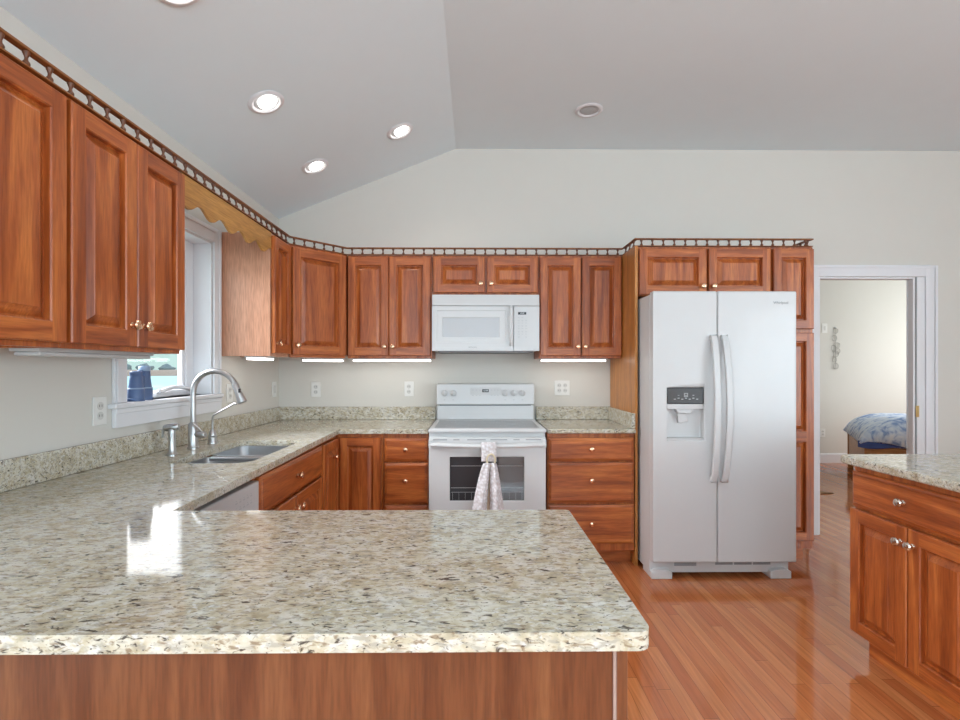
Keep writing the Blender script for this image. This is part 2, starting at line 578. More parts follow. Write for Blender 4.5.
# right wall with an added opening for fill light
b = MB()
b.box(XE, XE + 0.14, YF, -4.2, 0, 3.05).box(XE, XE + 0.14, -0.6, YB, 0, 3.05)
b.box(XE, XE + 0.14, -4.2, -0.6, 0, 0.4).box(XE, XE + 0.14, -4.2, -0.6, 2.55, 3.05)
struct(b.build('wall_right', M['wall']), 'off white wall on the right with an added window opening', 'wall')
# wall behind the camera with an added opening for fill light
b = MB()
b.box(XW, -1.05, YF - 0.14, YF, 0, 3.05).box(2.15, XE, YF - 0.14, YF, 0, 3.05)
b.box(-1.05, 2.15, YF - 0.14, YF, 0, 0.45).box(-1.05, 2.15, YF - 0.14, YF, 2.05, 3.05)
struct(b.build('wall_front', M['wall']), 'off white wall behind the camera with an added window opening', 'wall')
m_ = (ZR - ZL) / (XR - XW)
b = MB()
xl = XW - 0.2
b.prism([(xl, ZL - 0.2 * m_), (XR, ZR), (XE + 0.2, ZR), (XE + 0.2, ZR + 0.12), (XR, ZR + 0.12), (xl, ZL - 0.2 * m_ + 0.12)], YF - 0.2, YB + 0.2, 'y')
struct(b.build('ceiling', M['ceiling']), 'pale grey ceiling, sloped on the left and flat on the right', 'ceiling')
# bedroom shell beyond the doorway
b = MB()
b.box(2.0, 7.2, 6.78, 6.9, 0, 2.6)
struct(b.build('wall_bedroom_far', M['wall']), 'off white bedroom wall seen through the doorway', 'wall')
struct(MB().box(1.9, 2.0, YB + WT, 6.9, 0, 2.6).build('wall_bedroom_left', M['wall']), 'left bedroom wall', 'wall')
b = MB()
b.box(7.0, 7.1, YB + WT, 4.6, 0, 2.6).box(7.0, 7.1, 6.2, 6.78, 0, 2.6).box(7.0, 7.1, 4.6, 6.2, 0, 0.85).box(7.0, 7.1, 4.6, 6.2, 2.35, 2.6)
struct(b.build('wall_bedroom_right', M['wall']), 'right bedroom wall with an added window opening', 'wall')
struct(MB().box(5.5, 7.1, YB, YB + WT, 0, 2.6).build('wall_bedroom_near', M['wall']), 'bedroom wall next to the kitchen', 'wall')
struct(MB().box(1.9, 7.1, YB + WT, 6.9, 2.6, 2.7).build('ceiling_bedroom', M['ceiling']), 'bedroom ceiling', 'ceiling')
struct(MB().box(2.0, 7.0, 6.762, 6.78, 0, 0.12).box(2.0, 7.0, 6.768, 6.78, 0.12, 0.135).build('baseboard_bedroom', M['trim'], bevel=0.003), 'white baseboard along the bedroom wall', 'baseboard')
struct(MB().box(3.68, XE, YB - 0.016, YB, 0, 0.12).build('baseboard_back', M['trim'], bevel=0.003), 'white baseboard right of the doorway', 'baseboard')

# ---- sink window
win = struct_root('window_1', (XW, WY0, WZ0), 'white framed window behind the sink with a water view', 'window')
WW, WH = WY1 - WY0, WZ1 - WZ0
cw = 0.075
b = MB()   # casing on the room side: local x = toward the room, y along the wall, z up
for (a0, a1) in ((-cw, 0.0), (WW, WW + 0.07)):
    b.box(0.001, 0.016, a0, a1, 0, WH + 0.085)
    b.box(0.016, 0.024, a0 + 0.006 if a0 < 0 else a1 - 0.028, a0 + 0.028 if a0 < 0 else a1 - 0.006, 0, WH + 0.085)
b.box(0.001, 0.016, 0, WW, WH, WH + 0.085)
b.box(0.016, 0.024, 0, WW, WH + 0.056, WH + 0.079)
b.build('window_casing', M['trim'], win, bevel=0.003)
b = MB()
b.box(-0.138, 0.0, 0.0005, 0.012, 0, WH).box(-0.138, 0.0, WW - 0.012, WW - 0.0005, 0, WH).box(-0.138, 0, 0.012, WW - 0.012, WH - 0.012, WH - 0.0005)
b.build('window_jamb', M['trim'], win, bevel=0.001)
b = MB().box(-0.138, 0.035, -cw - 0.02, WW + 0.071, -0.022, 0.0)
b.build('window_sill', M['trim'], win, bevel=0.006, seg=3)
b = MB().box(0.001, 0.018, -cw, WW + 0.071, -0.105, -0.023).box(0.018, 0.024, -cw, WW + 0.071, -0.045, -0.023)
b.build('window_apron', M['trim'], win, bevel=0.003)
b = MB()
fx0, fx1 = -0.136, -0.10
b.box(fx0, fx1, 0.013, 0.055, 0.001, WH - 0.013).box(fx0, fx1, WW - 0.085, WW - 0.013, 0.001, WH - 0.013)
b.box(fx0, fx1, 0.055, WW - 0.085, 0.001, 0.034).box(fx0, fx1, 0.055, WW - 0.085, WH - 0.07, WH - 0.013)
b.box(fx0 - 0.0, fx1 - 0.008, WW - 0.11, WW - 0.085, 0.034, WH - 0.07)
b.build('window_sash', M['trim'], win, bevel=0.004)
MB().box(-0.122, -0.117, 0.05, WW - 0.10, 0.03, WH - 0.06).build('window_pane', M['glass'], win)
b = MB()   # casement crank: housing with folded arm
b.box(-0.099, -0.055, 0.30, 0.42, 0.001, 0.028)
b.tube([(-0.06, 0.33 + 0.30 * t, 0.028 + 0.022 * sin(pi * t)) for t in [i / 12 for i in range(13)]], 0.011, 8)
b.tube([(-0.045, 0.30, 0.030), (-0.03, 0.30, 0.040)], 0.012, 10)
b.build('window_crank', M['trim'], win, bevel=0.004, smooth=True)

# ---- added windows (out of frame, made up to let in fill light)
def fill_window(name, loc, rot, w, h, n):
    r = struct_root(name, loc, 'wide white framed window out of view, added for fill light', 'window', rot)
    b = MB()
    b.box(0, w, 0, 0.08, 0, 0.05).box(0, w, 0, 0.08, h - 0.05, h)
    for i in range(n + 1):
        x = (w - 0.05) * i / n
        b.box(x, x + 0.05, 0, 0.08, 0.05, h - 0.05)
    b.build('window_frame', M['trim'], r, bevel=0.003)
    MB().box(0.02, w - 0.02, 0.07, 0.075, 0.02, h - 0.02).build('window_pane', M['glass'], r)
fill_window('fill_window_2', (-1.05, YF - 0.11, 0.45), 0, 3.2, 1.6, 3)
fill_window('fill_window_3', (XE + 0.11, -4.2, 0.4), radians(90), 3.6, 2.15, 3)
fill_window('fill_window_5', (XW - 0.03, -2.4, 0.5), radians(90), 2.2, 1.85, 2)
fill_window('fill_window_4', (7.09, 4.6, 0.85), radians(90), 1.6, 1.5, 2)

# ---- doorway to the bedroom
door = struct_root('door_1', (DX0, YB, 0), 'white cased pocket doorway to the bedroom', 'door')
dw = DX1 - DX0
b = MB()
def cas(x0, x1, z0, z1, vert=True):
    b.box(x0, x1, -0.014, -0.001, z0, z1)
cas(-0.088, 0.0, 0, DZ + 0.088)
cas(dw + 0.075, dw + 0.165, 0, DZ + 0.088)
cas(0.0, dw + 0.075, DZ, DZ + 0.088)
b.box(-0.088, -0.066, -0.022, -0.014, 0, DZ + 0.088).box(dw + 0.143, dw + 0.165, -0.022, -0.014, 0, DZ + 0.088)
b.box(-0.066, dw + 0.143, -0.022, -0.014, DZ + 0.066, DZ + 0.088)
b.build('door_casing', M['trim'], door, bevel=0.003)
b = MB()
b.box(0.0005, 0.016, 0, WT, 0, DZ).box(0.016, dw, 0, WT, DZ - 0.016, DZ - 0.0005)
b.box(dw - 0.016, dw - 0.0005, 0, 0.022, 0, DZ - 0.017).box(dw - 0.016, dw - 0.0005, 0.055, WT, 0, DZ - 0.017)
b.box(dw + 0.008, dw + 0.074, -0.008, -0.001, 0, DZ - 0.002)
b.build('door_jamb', M['trim'], door, bevel=0.002)
MB().box(dw - 0.0005, dw + 0.0075, -0.004, -0.001, 0, DZ - 0.002).build('door_slot', M['mark'], door)
d = MB().box(dw - 0.012, dw - 0.001, 0.024, 0.053, 0.01, DZ - 0.018).build('pocket_door', M['trim'], door, bevel=0.002)
MB().box(dw - 0.004, dw + 0.022, -0.0125, -0.0085, 0.93, 1.02).build('door_latch', M['brass'], door, bevel=0.001)

# ------------------------------------------------------------------ cabinet parts
T = 0.024         # door thickness
GAP = 0.004       # bumper gap behind each door
def door_mesh(b, x0, x1, z0, z1, panels=None, fr=0.052, rail=None):
    """raised panel door: stiles and rails, moulded edge, raised field. front toward -y"""
    rail = rail or fr + 0.004
    y1, y0 = -GAP, -GAP - T
    e = 0.004
    spans = panels or [(z0 + rail, z1 - rail)]
    # outer shell
    b.add([(x0, y1, z0), (x1, y1, z0), (x1, y1, z1), (x0, y1, z1)], [(0, 3, 2, 1)])
    R = [(x0, x1, z0, z1, y1), (x0, x1, z0, z1, y0 + e), (x0 + e, x1 - e, z0 + e, z1 - e, y0)]
    n = len(b.v)
    for a0, a1, c0, c1, y in R:
        b.v += [(a0, y, c0), (a1, y, c0), (a1, y, c1), (a0, y, c1)]
    for i in range(2):
        for k in range(4):
            p = n + i * 4 + k; q = n + i * 4 + (k + 1) % 4
            b.f.append((p, q, q + 4, p + 4)); b.mi.append(0)
    xa, xb = x0 + fr, x1 - fr
    def quad(a0, a1, c0, c1, mi):
        b.add([(a0, y0, c0), (a1, y0, c0), (a1, y0, c1), (a0, y0, c1)], [(0, 1, 2, 3)], mi)
    quad(x0 + e, xa, z0 + e, z1 - e, 0)
    quad(xb, x1 - e, z0 + e, z1 - e, 0)
    zz = z0 + e
    for c0, c1 in spans:
        quad(xa, xb, zz, c0, 1)
        zz = c1
        b.rings([(xa, xb, c0, c1, y0), (xa + 0.004, xb - 0.004, c0 + 0.004, c1 - 0.004, y0 + 0.004),
                 (xa + 0.0055, xb - 0.0055, c0 + 0.0055, c1 - 0.0055, y0 + 0.019),
                 (xa + 0.011, xb - 0.011, c0 + 0.011, c1 - 0.011, y0 + 0.019),
                 (xa + 0.036, xb - 0.036, c0 + 0.036, c1 - 0.036, y0 + 0.003),
                 (xa + 0.038, xb - 0.038, c0 + 0.038, c1 - 0.038, y0 + 0.001)])
    quad(xa, xb, zz, z1 - e, 1)
    return b


def drawer_mesh(b, x0, x1, z0, z1):
    y1, y0 = -GAP, -GAP - T
    b.add([(x0, y1, z0), (x1, y1, z0), (x1, y1, z1), (x0, y1, z1)], [(0, 3, 2, 1)])
    b.rings([(x0, x1, z0, z1, y1), (x0, x1, z0, z1, y0 + 0.009), (x0 + 0.005, x1 - 0.005, z0 + 0.005, z1 - 0.005, y0 + 0.006),
             (x0 + 0.013, x1 - 0.013, z0 + 0.013, z1 - 0.013, y0 + 0.004), (x0 + 0.017, x1 - 0.017, z0 + 0.017, z1 - 0.017, y0)])
    return b


def knob(parent, x, z, mat):
    b = MB()
    b.lathe([(0.0100, 0.0), (0.0100, 0.002), (0.0062, 0.005), (0.0058, 0.012), (0.009, 0.016), (0.0160, 0.020), (0.0178, 0.024), (0.0150, 0.029), (0.007, 0.032)],
            (x, -GAP - T, z), (0, -1, 0), 18)
    return b.build('knob', mat, parent, smooth=True)


def fronts(root, items, kmat):
    for it in items:
        kind, x0, x1, z0, z1 = it[:5]
        kn = it[5] if len(it) > 5 else None
        if kind == 'door':
            o = door_mesh(MB(), x0, x1, z0, z1, it[6] if len(it) > 6 else None).build('door', [M['cherry'], M['cherry_h']], root)
        else:
            o = drawer_mesh(MB(), x0, x1, z0, z1).build('drawer', [M['cherry_h']], root)
        if kn:
            knob(o, kn[0], kn[1], kmat)


def upper(label, loc, rot, w, dep, h, items, kmat=None, group='cherry wall cabinets', side=None):
    r = thing('wall_cabinet', label, 'cabinet', loc, rot, group)
    b = MB()
    b.box(0, w, 0, dep, 0.022, h)
    b.box(0, w, 0, 0.019, 0, 0.022).box(0, 0.016, 0.019, dep, 0, 0.022).box(w - 0.016, w, 0.019, dep, 0, 0.022)
    b.build('carcass', side or M['cherry'], r, bevel=0.0015)
    fronts(r, items, kmat or M['copper'])
    return r


def base(label, loc, rot, w, dep, items, kmat=None, h=0.884, toe=0.07, group='cherry base cabinets', side=0.0, mat=None, hollow=False):
    r = thing('base_cabinet', label, 'cabinet', loc, rot, group)
    if hollow:
        MB().box(0, w, 0, 0.019, 0.1, h).box(0, 0.018, 0.019, dep, 0.1, h).box(w - 0.018, w, 0.019, dep, 0.1, h).box(0.018, w - 0.018, dep - 0.01, dep, 0.1, h).box(0.018, w - 0.018, 0.019, dep - 0.01, 0.1, 0.118).build('carcass', M['cherry'], r)
    else:
        MB().box(0, w, 0, dep, 0.1, h).build('carcass', mat or M['cherry'], r, bevel=0.0015)
    MB().box(side, w, toe, dep, 0.0, 0.0995).build('toe_kick', M['cherry_h'], r)
    fronts(r, items, kmat or M['copper'])
    return r


R90, R45 = radians(90), radians(45)
XU = -1.228       # face of left wall uppers
YU = 3.547        # face of back wall uppers
ZT = 2.130
# left run uppers (local x runs away from the camera)
z0 = 1.372; h = ZT - z0
upper('large single door wall cabinet nearest the camera at the left edge', (XU, 0.94, z0), R90, 0.522, 0.305, h, [('door', 0.007, 0.516, 0.016, h - 0.018, (0.045, 0.09))])
upper('two door wall cabinet just left of the sink window', (XU, 1.464, z0), R90, 0.586, 0.305, h,
      [('door', 0.008, 0.291, 0.016, h - 0.018, (0.263, 0.092)), ('door', 0.295, 0.578, 0.016, h - 0.018, (0.323, 0.092))])
z0 = 1.387; h = ZT - z0
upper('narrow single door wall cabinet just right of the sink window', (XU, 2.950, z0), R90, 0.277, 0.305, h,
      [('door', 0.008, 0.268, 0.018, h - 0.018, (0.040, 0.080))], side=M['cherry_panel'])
# diagonal corner cabinet
r = thing('corner_wall_cabinet', 'diagonal corner wall cabinet with one wide door', 'cabinet', (XU, 3.227, z0), R45, 'cherry wall cabinets')
rt = Matrix.Rotation(-R45, 2)
def loc2(X, Y):
    v = rt @ Vector((X - XU, Y - 3.227)); return (v.x, v.y)
poly = [loc2(*p) for p in ((-1.533, 3.230), (XU, 3.230), (XU + 0.306, 3.536), (XU + 0.306, 3.848), (-1.533, 3.848))]
MB().prism(poly, 0.02, h).build('carcass', M['cherry'], r, bevel=0.0015)
dl = 0.306 * math.sqrt(2)
MB().box(0.016, dl - 0.016, 0.001, 0.018, 0, 0.0199).build('bottom_rail', M['cherry_h'], r)
fronts(r, [('door', 0.022, dl - 0.022, 0.018, h - 0.018, (0.052, 0.080))], M['copper'])
# back run uppers
X0 = -0.918
upper('two door wall cabinet between the corner cabinet and the microwave', (X0, YU, z0), 0, 0.607, 0.301, h,
      [('door', 0.006, 0.298, 0.018, h - 0.018, (0.270, 0.083)), ('door', 0.302, 0.598, 0.018, h - 0.018, (0.330, 0.083))])
upper('short two door wall cabinet above the microwave', (-0.308, YU, 1.843), 0, 0.768, 0.301, ZT - 1.843,
      [('door', 0.012, 0.378, 0.016, ZT - 1.843 - 0.018, (0.348, 0.080)), ('door', 0.394, 0.756, 0.016, ZT - 1.843 - 0.018, (0.424, 0.080))])
upper('two door wall cabinet between the microwave and the refrigerator', (0.463, YU, z0), 0, 0.598, 0.301, h,
      [('door', 0.006, 0.299, 0.018, h - 0.018, (0.277, 0.083)), ('door', 0.309, 0.594, 0.018, h - 0.018, (0.331, 0.083))])
YC = 3.277        # face of the full depth cabinets
upper('deep two door cabinet above the refrigerator', (1.085, YC, 1.800), 0, 0.897, 0.568, ZT - 1.800,
      [('door', 0.010, 0.460, 0.006, ZT - 1.800 - 0.018, (0.432, 0.062)), ('door', 0.474, 0.888, 0.006, ZT - 1.800 - 0.018, (0.503, 0.062))])
p = MB().box(1.064, 1.083, 3.250, 3.847, 0, ZT).build('refrigerator_end_panel', M['cherry_light'], bevel=0.0015)
tag(p, 'tall golden wood panel on the left side of the refrigerator', 'panel')
r = thing('pantry_cabinet', 'tall narrow pantry cabinet right of the refrigerator', 'cabinet', (1.986, YC, 0), 0, None)
MB().box(0, 0.288, 0, 0.568, 0.1, ZT).build('carcass', M['cherry'], r, bevel=0.0015)
MB().box(0, 0.268, 0.07, 0.568, 0, 0.0995).build('toe_kick', M['cherry_h'], r)
fronts(r, [('door', 0.008, 0.280, 1.578, ZT - 0.018), ('door', 0.008, 0.280, 0.160, 1.552, None, [(0.215, 0.825), (0.893, 1.498)])], M['copper'])

# scalloped valance across the window
pts = [(2.052, 2.128)]
n = 90
for i in range(n + 1):
    y = 2.052 + (2.948 - 2.052) * i / n
    pts.append((y, 2.009 - 0.019 * cos(2 * pi * (y - 2.10) / 0.186)))
pts.append((2.948, 2.128))
v = MB().prism(pts[::-1], XU - 0.004, XU + 0.008, 'x').build('window_valance', M['cherry_y'], bevel=0.0012)
tag(v, 'scalloped wooden valance above the sink window', 'valance')

# ------------------------------------------------------------------ gallery rails
def strip(b, path, w, z0, z1):
    P = [Vector(p) for p in path]
    n = len(P)
    L, Rr = [], []
    for i in range(n):
        d0 = (P[i] - P[i - 1]).normalized() if i else None
        d1 = (P[i + 1] - P[i]).normalized() if i < n - 1 else None
        if d0 is None: d0 = d1
        if d1 is None: d1 = d0
        n0 = Vector((-d0.y, d0.x)); n1 = Vector((-d1.y, d1.x))
        m = (n0 + n1).normalized()
        k = (w / 2) / max(0.3, m.dot(n0))
        L.append(P[i] + m * k); Rr.append(P[i] - m * k)
    vs = [(p.x, p.y, z) for z in (z0, z1) for p in L + Rr]
    fs = []
    for i in range(n - 1):
        a, c = i, n + i
        fs += [(a, a + 1, c + 1, c), (2 * n + a, 2 * n + c, 2 * n + c + 1, 2 * n + a + 1),
               (a, 2 * n + a, 2 * n + a + 1, a + 1), (c, c + 1, 2 * n + c + 1, 2 * n + c)]
    fs += [(0, n, 3 * n, 2 * n), (n - 1, 3 * n - 1, 4 * n - 1, 2 * n - 1)]
    fs[-1] = (n - 1, 2 * n + n - 1, 3 * n + n - 1, n + n - 1)
    b.add(vs, fs)
    return b


sp_me = None
def gallery(label, path, step=0.074, off=0.5):
    global sp_me
    r = thing('gallery_rail', label, 'rail', (path[0][0], path[0][1], ZT), 0, 'gallery rails on top of the cabinets')
    ox, oy = path[0]
    loc = [(x - ox, y - oy) for x, y in path]
    strip(MB(), loc, 0.020, 0.0008, 0.0065).build('bottom_rail', M['rail_wood'], r, bevel=0.0015)
    strip(MB(), loc, 0.024, 0.046, 0.055).build('top_rail', M['rail_wood'], r, bevel=0.002)
    if sp_me is None:
        b = MB().lathe([(0.0055, 0.0065), (0.0080, 0.0085), (0.0095, 0.013), (0.0085, 0.017), (0.0048, 0.022), (0.0042, 0.028), (0.006, 0.034), (0.0090, 0.041), (0.0090, 0.046)], seg=10)
        tmp = b.build('spindle', M['spindle_wood'], None, smooth=True)
        sp_me = tmp.data
        bpy.data.objects.remove(tmp, do_unlink=True)
    for i in range(len(loc) - 1):
        a = Vector(loc[i]); c = Vector(loc[i + 1]); d = (c - a).length
        k = max(1, round(d / step))
        for j in range(k):
            p = a.lerp(c, (j + off) / k)
            o = bpy.data.objects.new('spindle', sp_me); C.objects.link(o); o.parent = r; o.location = (p.x, p.y, 0)
    return r


gallery('turned spindle rail along the left wall cabinets and window valance', [(-1.224, 0.945), (-1.224, 3.222)])
gallery('turned spindle rail over the corner, microwave and back wall cabinets', [(-1.224, 3.236), (-0.922, 3.541), (1.071, 3.541)])
gallery('turned spindle rail over the refrigerator and pantry cabinets', [(1.075, 3.526), (1.078, 3.272), (2.258, 3.272), (2.258, 3.835)])

# ------------------------------------------------------------------ base cabinets
XB, YBASE = -0.922, 3.257
base('sink base cabinet with one wide drawer front over two doors', (XB, 2.045, 0), R90, 0.860, 0.593,
     [('drawer', 0.012, 0.848, 0.690, 0.858, (0.43, 0.775)), ('door', 0.012, 0.427, 0.130, 0.678, (0.40, 0.615)), ('door', 0.433, 0.848, 0.130, 0.678, (0.460, 0.615))], hollow=True)
r = thing('corner_base_cabinet', 'corner base cabinet with two doors meeting in the inside corner', 'cabinet', (XB, YBASE, 0), 0, 'cherry base cabinets')
lx0, lx1, ly0, ly1 = -1.530 - XB, -0.606 - XB, 2.908 - YBASE, 3.847 - YBASE
MB().prism([(lx0, ly0), (0, ly0), (0, 0), (lx1, 0), (lx1, ly1), (lx0, ly1)], 0.1, 0.884).build('carcass', M['cherry'], r, bevel=0.0015)
MB().prism([(lx0, ly0), (-0.07, ly0), (-0.07, 0.07), (lx1, 0.07), (lx1, ly1), (lx0, ly1)], 0, 0.0995).build('toe_kick', M['cherry_h'], r)
o = door_mesh(MB(), 0.030, 0.302, 0.130, 0.858, fr=0.050).build('door', [M['cherry'], M['cherry_h']], r)
b = door_mesh(MB(), 0.006, 0.336, 0.130, 0.858, fr=0.050)
b.v = [(-y, x + ly0, z) for x, y, z in b.v]
o = b.build('door', [M['cherry'], M['cherry_h']], r)
kb = MB().lathe([(0.0100, 0.0), (0.0100, 0.002), (0.0062, 0.005), (0.0058, 0.012), (0.009, 0.016), (0.0160, 0.020), (0.0178, 0.024), (0.0150, 0.029), (0.007, 0.032)],
                (GAP + T, ly0 + 0.20, 0.755), (1, 0, 0), 18)
kb.build('knob', M['copper'], o, smooth=True)
base('narrow three drawer base cabinet just left of the range', (-0.603, YBASE, 0), 0, 0.295, 0.590,
     [('drawer', 0.006, 0.289, 0.702, 0.853, (0.148, 0.780)), ('drawer', 0.006, 0.289, 0.425, 0.690, (0.148, 0.575)), ('drawer', 0.006, 0.289, 0.154, 0.410, (0.148, 0.29))])
base('wide three drawer base cabinet between the range and the refrigerator', (0.480, YBASE, 0), 0, 0.581, 0.590,
     [('drawer', 0.006, 0.572, 0.702, 0.853, (0.288, 0.780)), ('drawer', 0.006, 0.572, 0.425, 0.690, (0.288, 0.575)), ('drawer', 0.006, 0.572, 0.154, 0.410, (0.288, 0.29))])

# peninsula base
r = thing('peninsula_cabinet', 'peninsula base with plain wood back panel facing the camera', 'cabinet', (-1.53, 0.760, 0))
MB().box(0, 1.766, 0.008, 0.600, 0.1, 0.884).build('carcass', M['cherry'], r)
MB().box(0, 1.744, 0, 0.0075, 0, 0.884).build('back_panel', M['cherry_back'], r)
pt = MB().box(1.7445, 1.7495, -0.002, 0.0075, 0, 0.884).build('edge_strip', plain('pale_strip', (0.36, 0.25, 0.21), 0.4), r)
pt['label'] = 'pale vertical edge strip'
MB().box(1.750, 1.767, -0.002, 0.0075, 0, 0.884).build('corner_stile', M['cherry_back'], r, bevel=0.001)
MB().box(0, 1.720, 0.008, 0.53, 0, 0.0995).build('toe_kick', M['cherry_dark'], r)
MB().box(0.02, 0.615, 0.601, 0.662, 0, 0.884).build('filler_panel', M['cherry'], r)

# right island
KI = M['nickel']
IT = [('drawer', 0.010, 0.594, 0.690, 0.846, (0.285, 0.772)), ('door', 0.002, 0.298, 0.114, 0.676, (0.272, 0.612)), ('door', 0.303, 0.596, 0.114, 0.676, (0.328, 0.612))]
base('island cabinet with one drawer over two doors at the far end of the island', (1.750, 2.238, 0), -R90, 0.600, 0.90, IT, KI, h=0.8775, toe=0.055, group='island cabinets', side=0.012)
base('island cabinet at the near end of the island, out at the right', (1.750, 1.636, 0), -R90, 0.600, 0.90, IT, KI, h=0.8775, toe=0.055, group='island cabinets')

# ------------------------------------------------------------------ granite worktops
def round_poly(poly, radii):
    out = []
    n = len(poly)
    for i in range(n):
        r = radii.get(i, 0)
        p = Vector(poly[i])
        if not r:
            out.append(tuple(p)); continue
        a = (Vector(poly[i - 1]) - p).normalized(); c = (Vector(poly[(i + 1) % n]) - p).normalized()
        p0 = p + a * r; p1 = p + c * r; ctr = p + a * r + c * r
        for k in range(7):
            t = k / 6 * pi / 2
            out.append(tuple(ctr - c * r * cos(t) - a * r * sin(t)))
    return out


def slab(name, outer, holes, z0, z1, mat, parent, bevel=0.009):
    bm = bmesh.new()
    edges = []
    for loop in [outer] + holes:
        vs = [bm.verts.new((x, y, z1)) for x, y in loop]
        for i in range(len(vs)):
            edges.append(bm.edges.new((vs[i], vs[(i + 1) % len(vs)])))
    bmesh.ops.triangle_fill(bm, use_beauty=True, use_dissolve=False, edges=edges)
    bmesh.ops.dissolve_limit(bm, angle_limit=0.01, verts=bm.verts, edges=bm.edges, delimit=set()) if not holes else None
    ex = bmesh.ops.extrude_face_region(bm, geom=bm.faces[:])
    bmesh.ops.translate(bm, verts=[g for g in ex['geom'] if isinstance(g, bmesh.types.BMVert)], vec=(0, 0, z0 - z1))
    bmesh.ops.recalc_face_normals(bm, faces=bm.faces)
    me = bpy.data.meshes.new(name); bm.to_mesh(me); bm.free()
    me.materials.append(mat)
    for p in me.polygons: p.use_smooth = True
    me.set_sharp_from_angle(angle=radians(35))
    o = bpy.data.objects.new(name, me); C.objects.link(o)
    if parent: o.parent = parent
    bv = o.modifiers.new('edge', 'BEVEL'); bv.width = bevel; bv.segments = 3; bv.limit_method = 'ANGLE'; bv.angle_limit = radians(50)
    return o


ZC = 0.914
SX0, SX1, SY0, SY1 = -1.300, -0.955, 2.068, 2.725
ct = thing('granite_worktop', 'U shaped speckled granite worktop with the sink and peninsula', 'countertop')
outer = round_poly([(-1.532, 0.735), (0.2685, 0.735), (0.264, 1.378), (-0.845, 1.378), (-0.890, 3.215), (-0.309, 3.215), (-0.309, 3.848), (-1.532, 3.848)], {1: 0.022, 2: 0.015})
hole = round_poly([(SX0, SY0), (SX1, SY0), (SX1, SY1), (SX0, SY1)], {0: 0.03, 1: 0.08, 2: 0.05, 3: 0.03})
slab('worktop_slab', outer, [hole], 0.885, ZC, M['granite'], ct)
MB().box(-1.532, -1.512, 0.738, 3.826, ZC + 0.0005, 1.016).box(-1.532, -0.309, 3.827, 3.848, ZC + 0.0005, 1.016).build('backsplash', M['granite'], ct, bevel=0.003)
ct2 = thing('granite_worktop', 'short granite worktop between the range and the refrigerator', 'countertop')
slab('worktop_slab', [(0.478, 3.215), (1.062, 3.215), (1.062, 3.848), (0.478, 3.848)], [], 0.8845, ZC, M['granite'], ct2)
MB().box(0.478, 1.062, 3.827, 3.848, ZC + 0.0005, 1.016).box(1.042, 1.062, 3.235, 3.8265, ZC + 0.0005, 1.016).build('backsplash', M['granite'], ct2, bevel=0.003)
isl = slab('island_worktop', round_poly([(1.682, 1.00), (2.74, 1.00), (2.74, 2.268), (1.682, 2.268)], {0: 0.04, 1: 0.04, 2: 0.04, 3: 0.045}), [], 0.878, ZC, M['granite'], None)
tag(isl, 'granite worktop on the island at the right edge', 'countertop')

# ------------------------------------------------------------------ sink
sk = thing('kitchen_sink', 'undermount stainless double bowl sink in the granite worktop', 'sink', (0, 0, 0))
def bowl(x0, x1, y0, y1, depth):
    b = MB()
    zt = 0.8845
    def ring(ins, z, r):
        return [(x, y, z) for x, y in round_poly([(x0 + ins, y0 + ins), (x1 - ins, y0 + ins), (x1 - ins, y1 - ins), (x0 + ins, y1 - ins)], {0: r, 1: r, 2: r, 3: r})]
    rr = [ring(-0.012, zt, 0.06), ring(0, zt, 0.05), ring(0.004, zt - depth + 0.03, 0.05), ring(0.030, zt - depth, 0.045)]
    n = len(rr[0])
    vs = sum(rr, [])
    fs = [(i * n + k, i * n + (k + 1) % n, (i + 1) * n + (k + 1) % n, (i + 1) * n + k) for i in range(3) for k in range(n)]
    fs.append(tuple(range(3 * n, 4 * n)))
    b.add(vs, fs)
    o = b.build('bowl', M['sink_steel'], sk, smooth=True, angle=60)
    so = o.modifiers.new('wall', 'SOLIDIFY'); so.thickness = 0.0015; so.offset = 1
    cx, cy = (x0 + x1) / 2, (y0 + y1) / 2
    MB().lathe([(0.045, zt - depth + 0.002), (0.042, zt - depth + 0.004), (0.03, zt - depth + 0.002)], (cx, cy, 0), seg=20).build('drain', M['steel'], o, smooth=True)
bowl(SX0 + 0.004, SX1 - 0.004, SY0 + 0.004, 2.380, 0.19)
bowl(SX0 + 0.004, SX1 - 0.004, 2.418, SY1 - 0.004, 0.20)
MB().box(SX0 + 0.01, SX1 - 0.01, 2.366, 2.432, 0.868, 0.8842).build('divider', M['sink_steel'], sk, bevel=0.005, seg=3)

# faucet: gooseneck with pull-down head
fc = thing('kitchen_faucet', 'tall brushed steel gooseneck faucet with pull-down head', 'faucet', (-1.413, 2.471, ZC))
MB().lathe([(0.027, 0.0005), (0.027, 0.006), (0.0225, 0.010), (0.0225, 0.118), (0.018, 0.126), (0.0145, 0.130)], seg=20).build('faucet_body', M['steel'], fc, smooth=True)
pts = [(0, 0, 0.128), (0, 0, 0.20), (0, 0, 0.277)]
for k in range(1, 15):
    t = pi * k / 14
    pts.append((0.1085 - 0.1085 * cos(t) if k < 13 else 0.1085 - 0.1085 * cos(t), 0, 0.277 + 0.1085 * sin(t)))
pts = pts[:-2]
MB().tube(pts, 0.0138, 14).build('gooseneck', M['steel'], fc, smooth=True)
pe = Vector(pts[-1]); dd = Vector((0.42, 0, -1)).normalized()
hd = MB().lathe([(0.0140, 0.0), (0.0155, 0.004), (0.0165, 0.05), (0.0225, 0.095), (0.0225, 0.103), (0.018, 0.106)], pe, dd, 18).build('spray_head', M['steel'], fc, smooth=True)
MB().box(-0.005, 0.005, -0.003, 0.003, 0, 0.02).build('spray_button', M['chrome_dark'], hd).location = pe + dd * 0.05 + Vector((0.012, -0.013, 0))
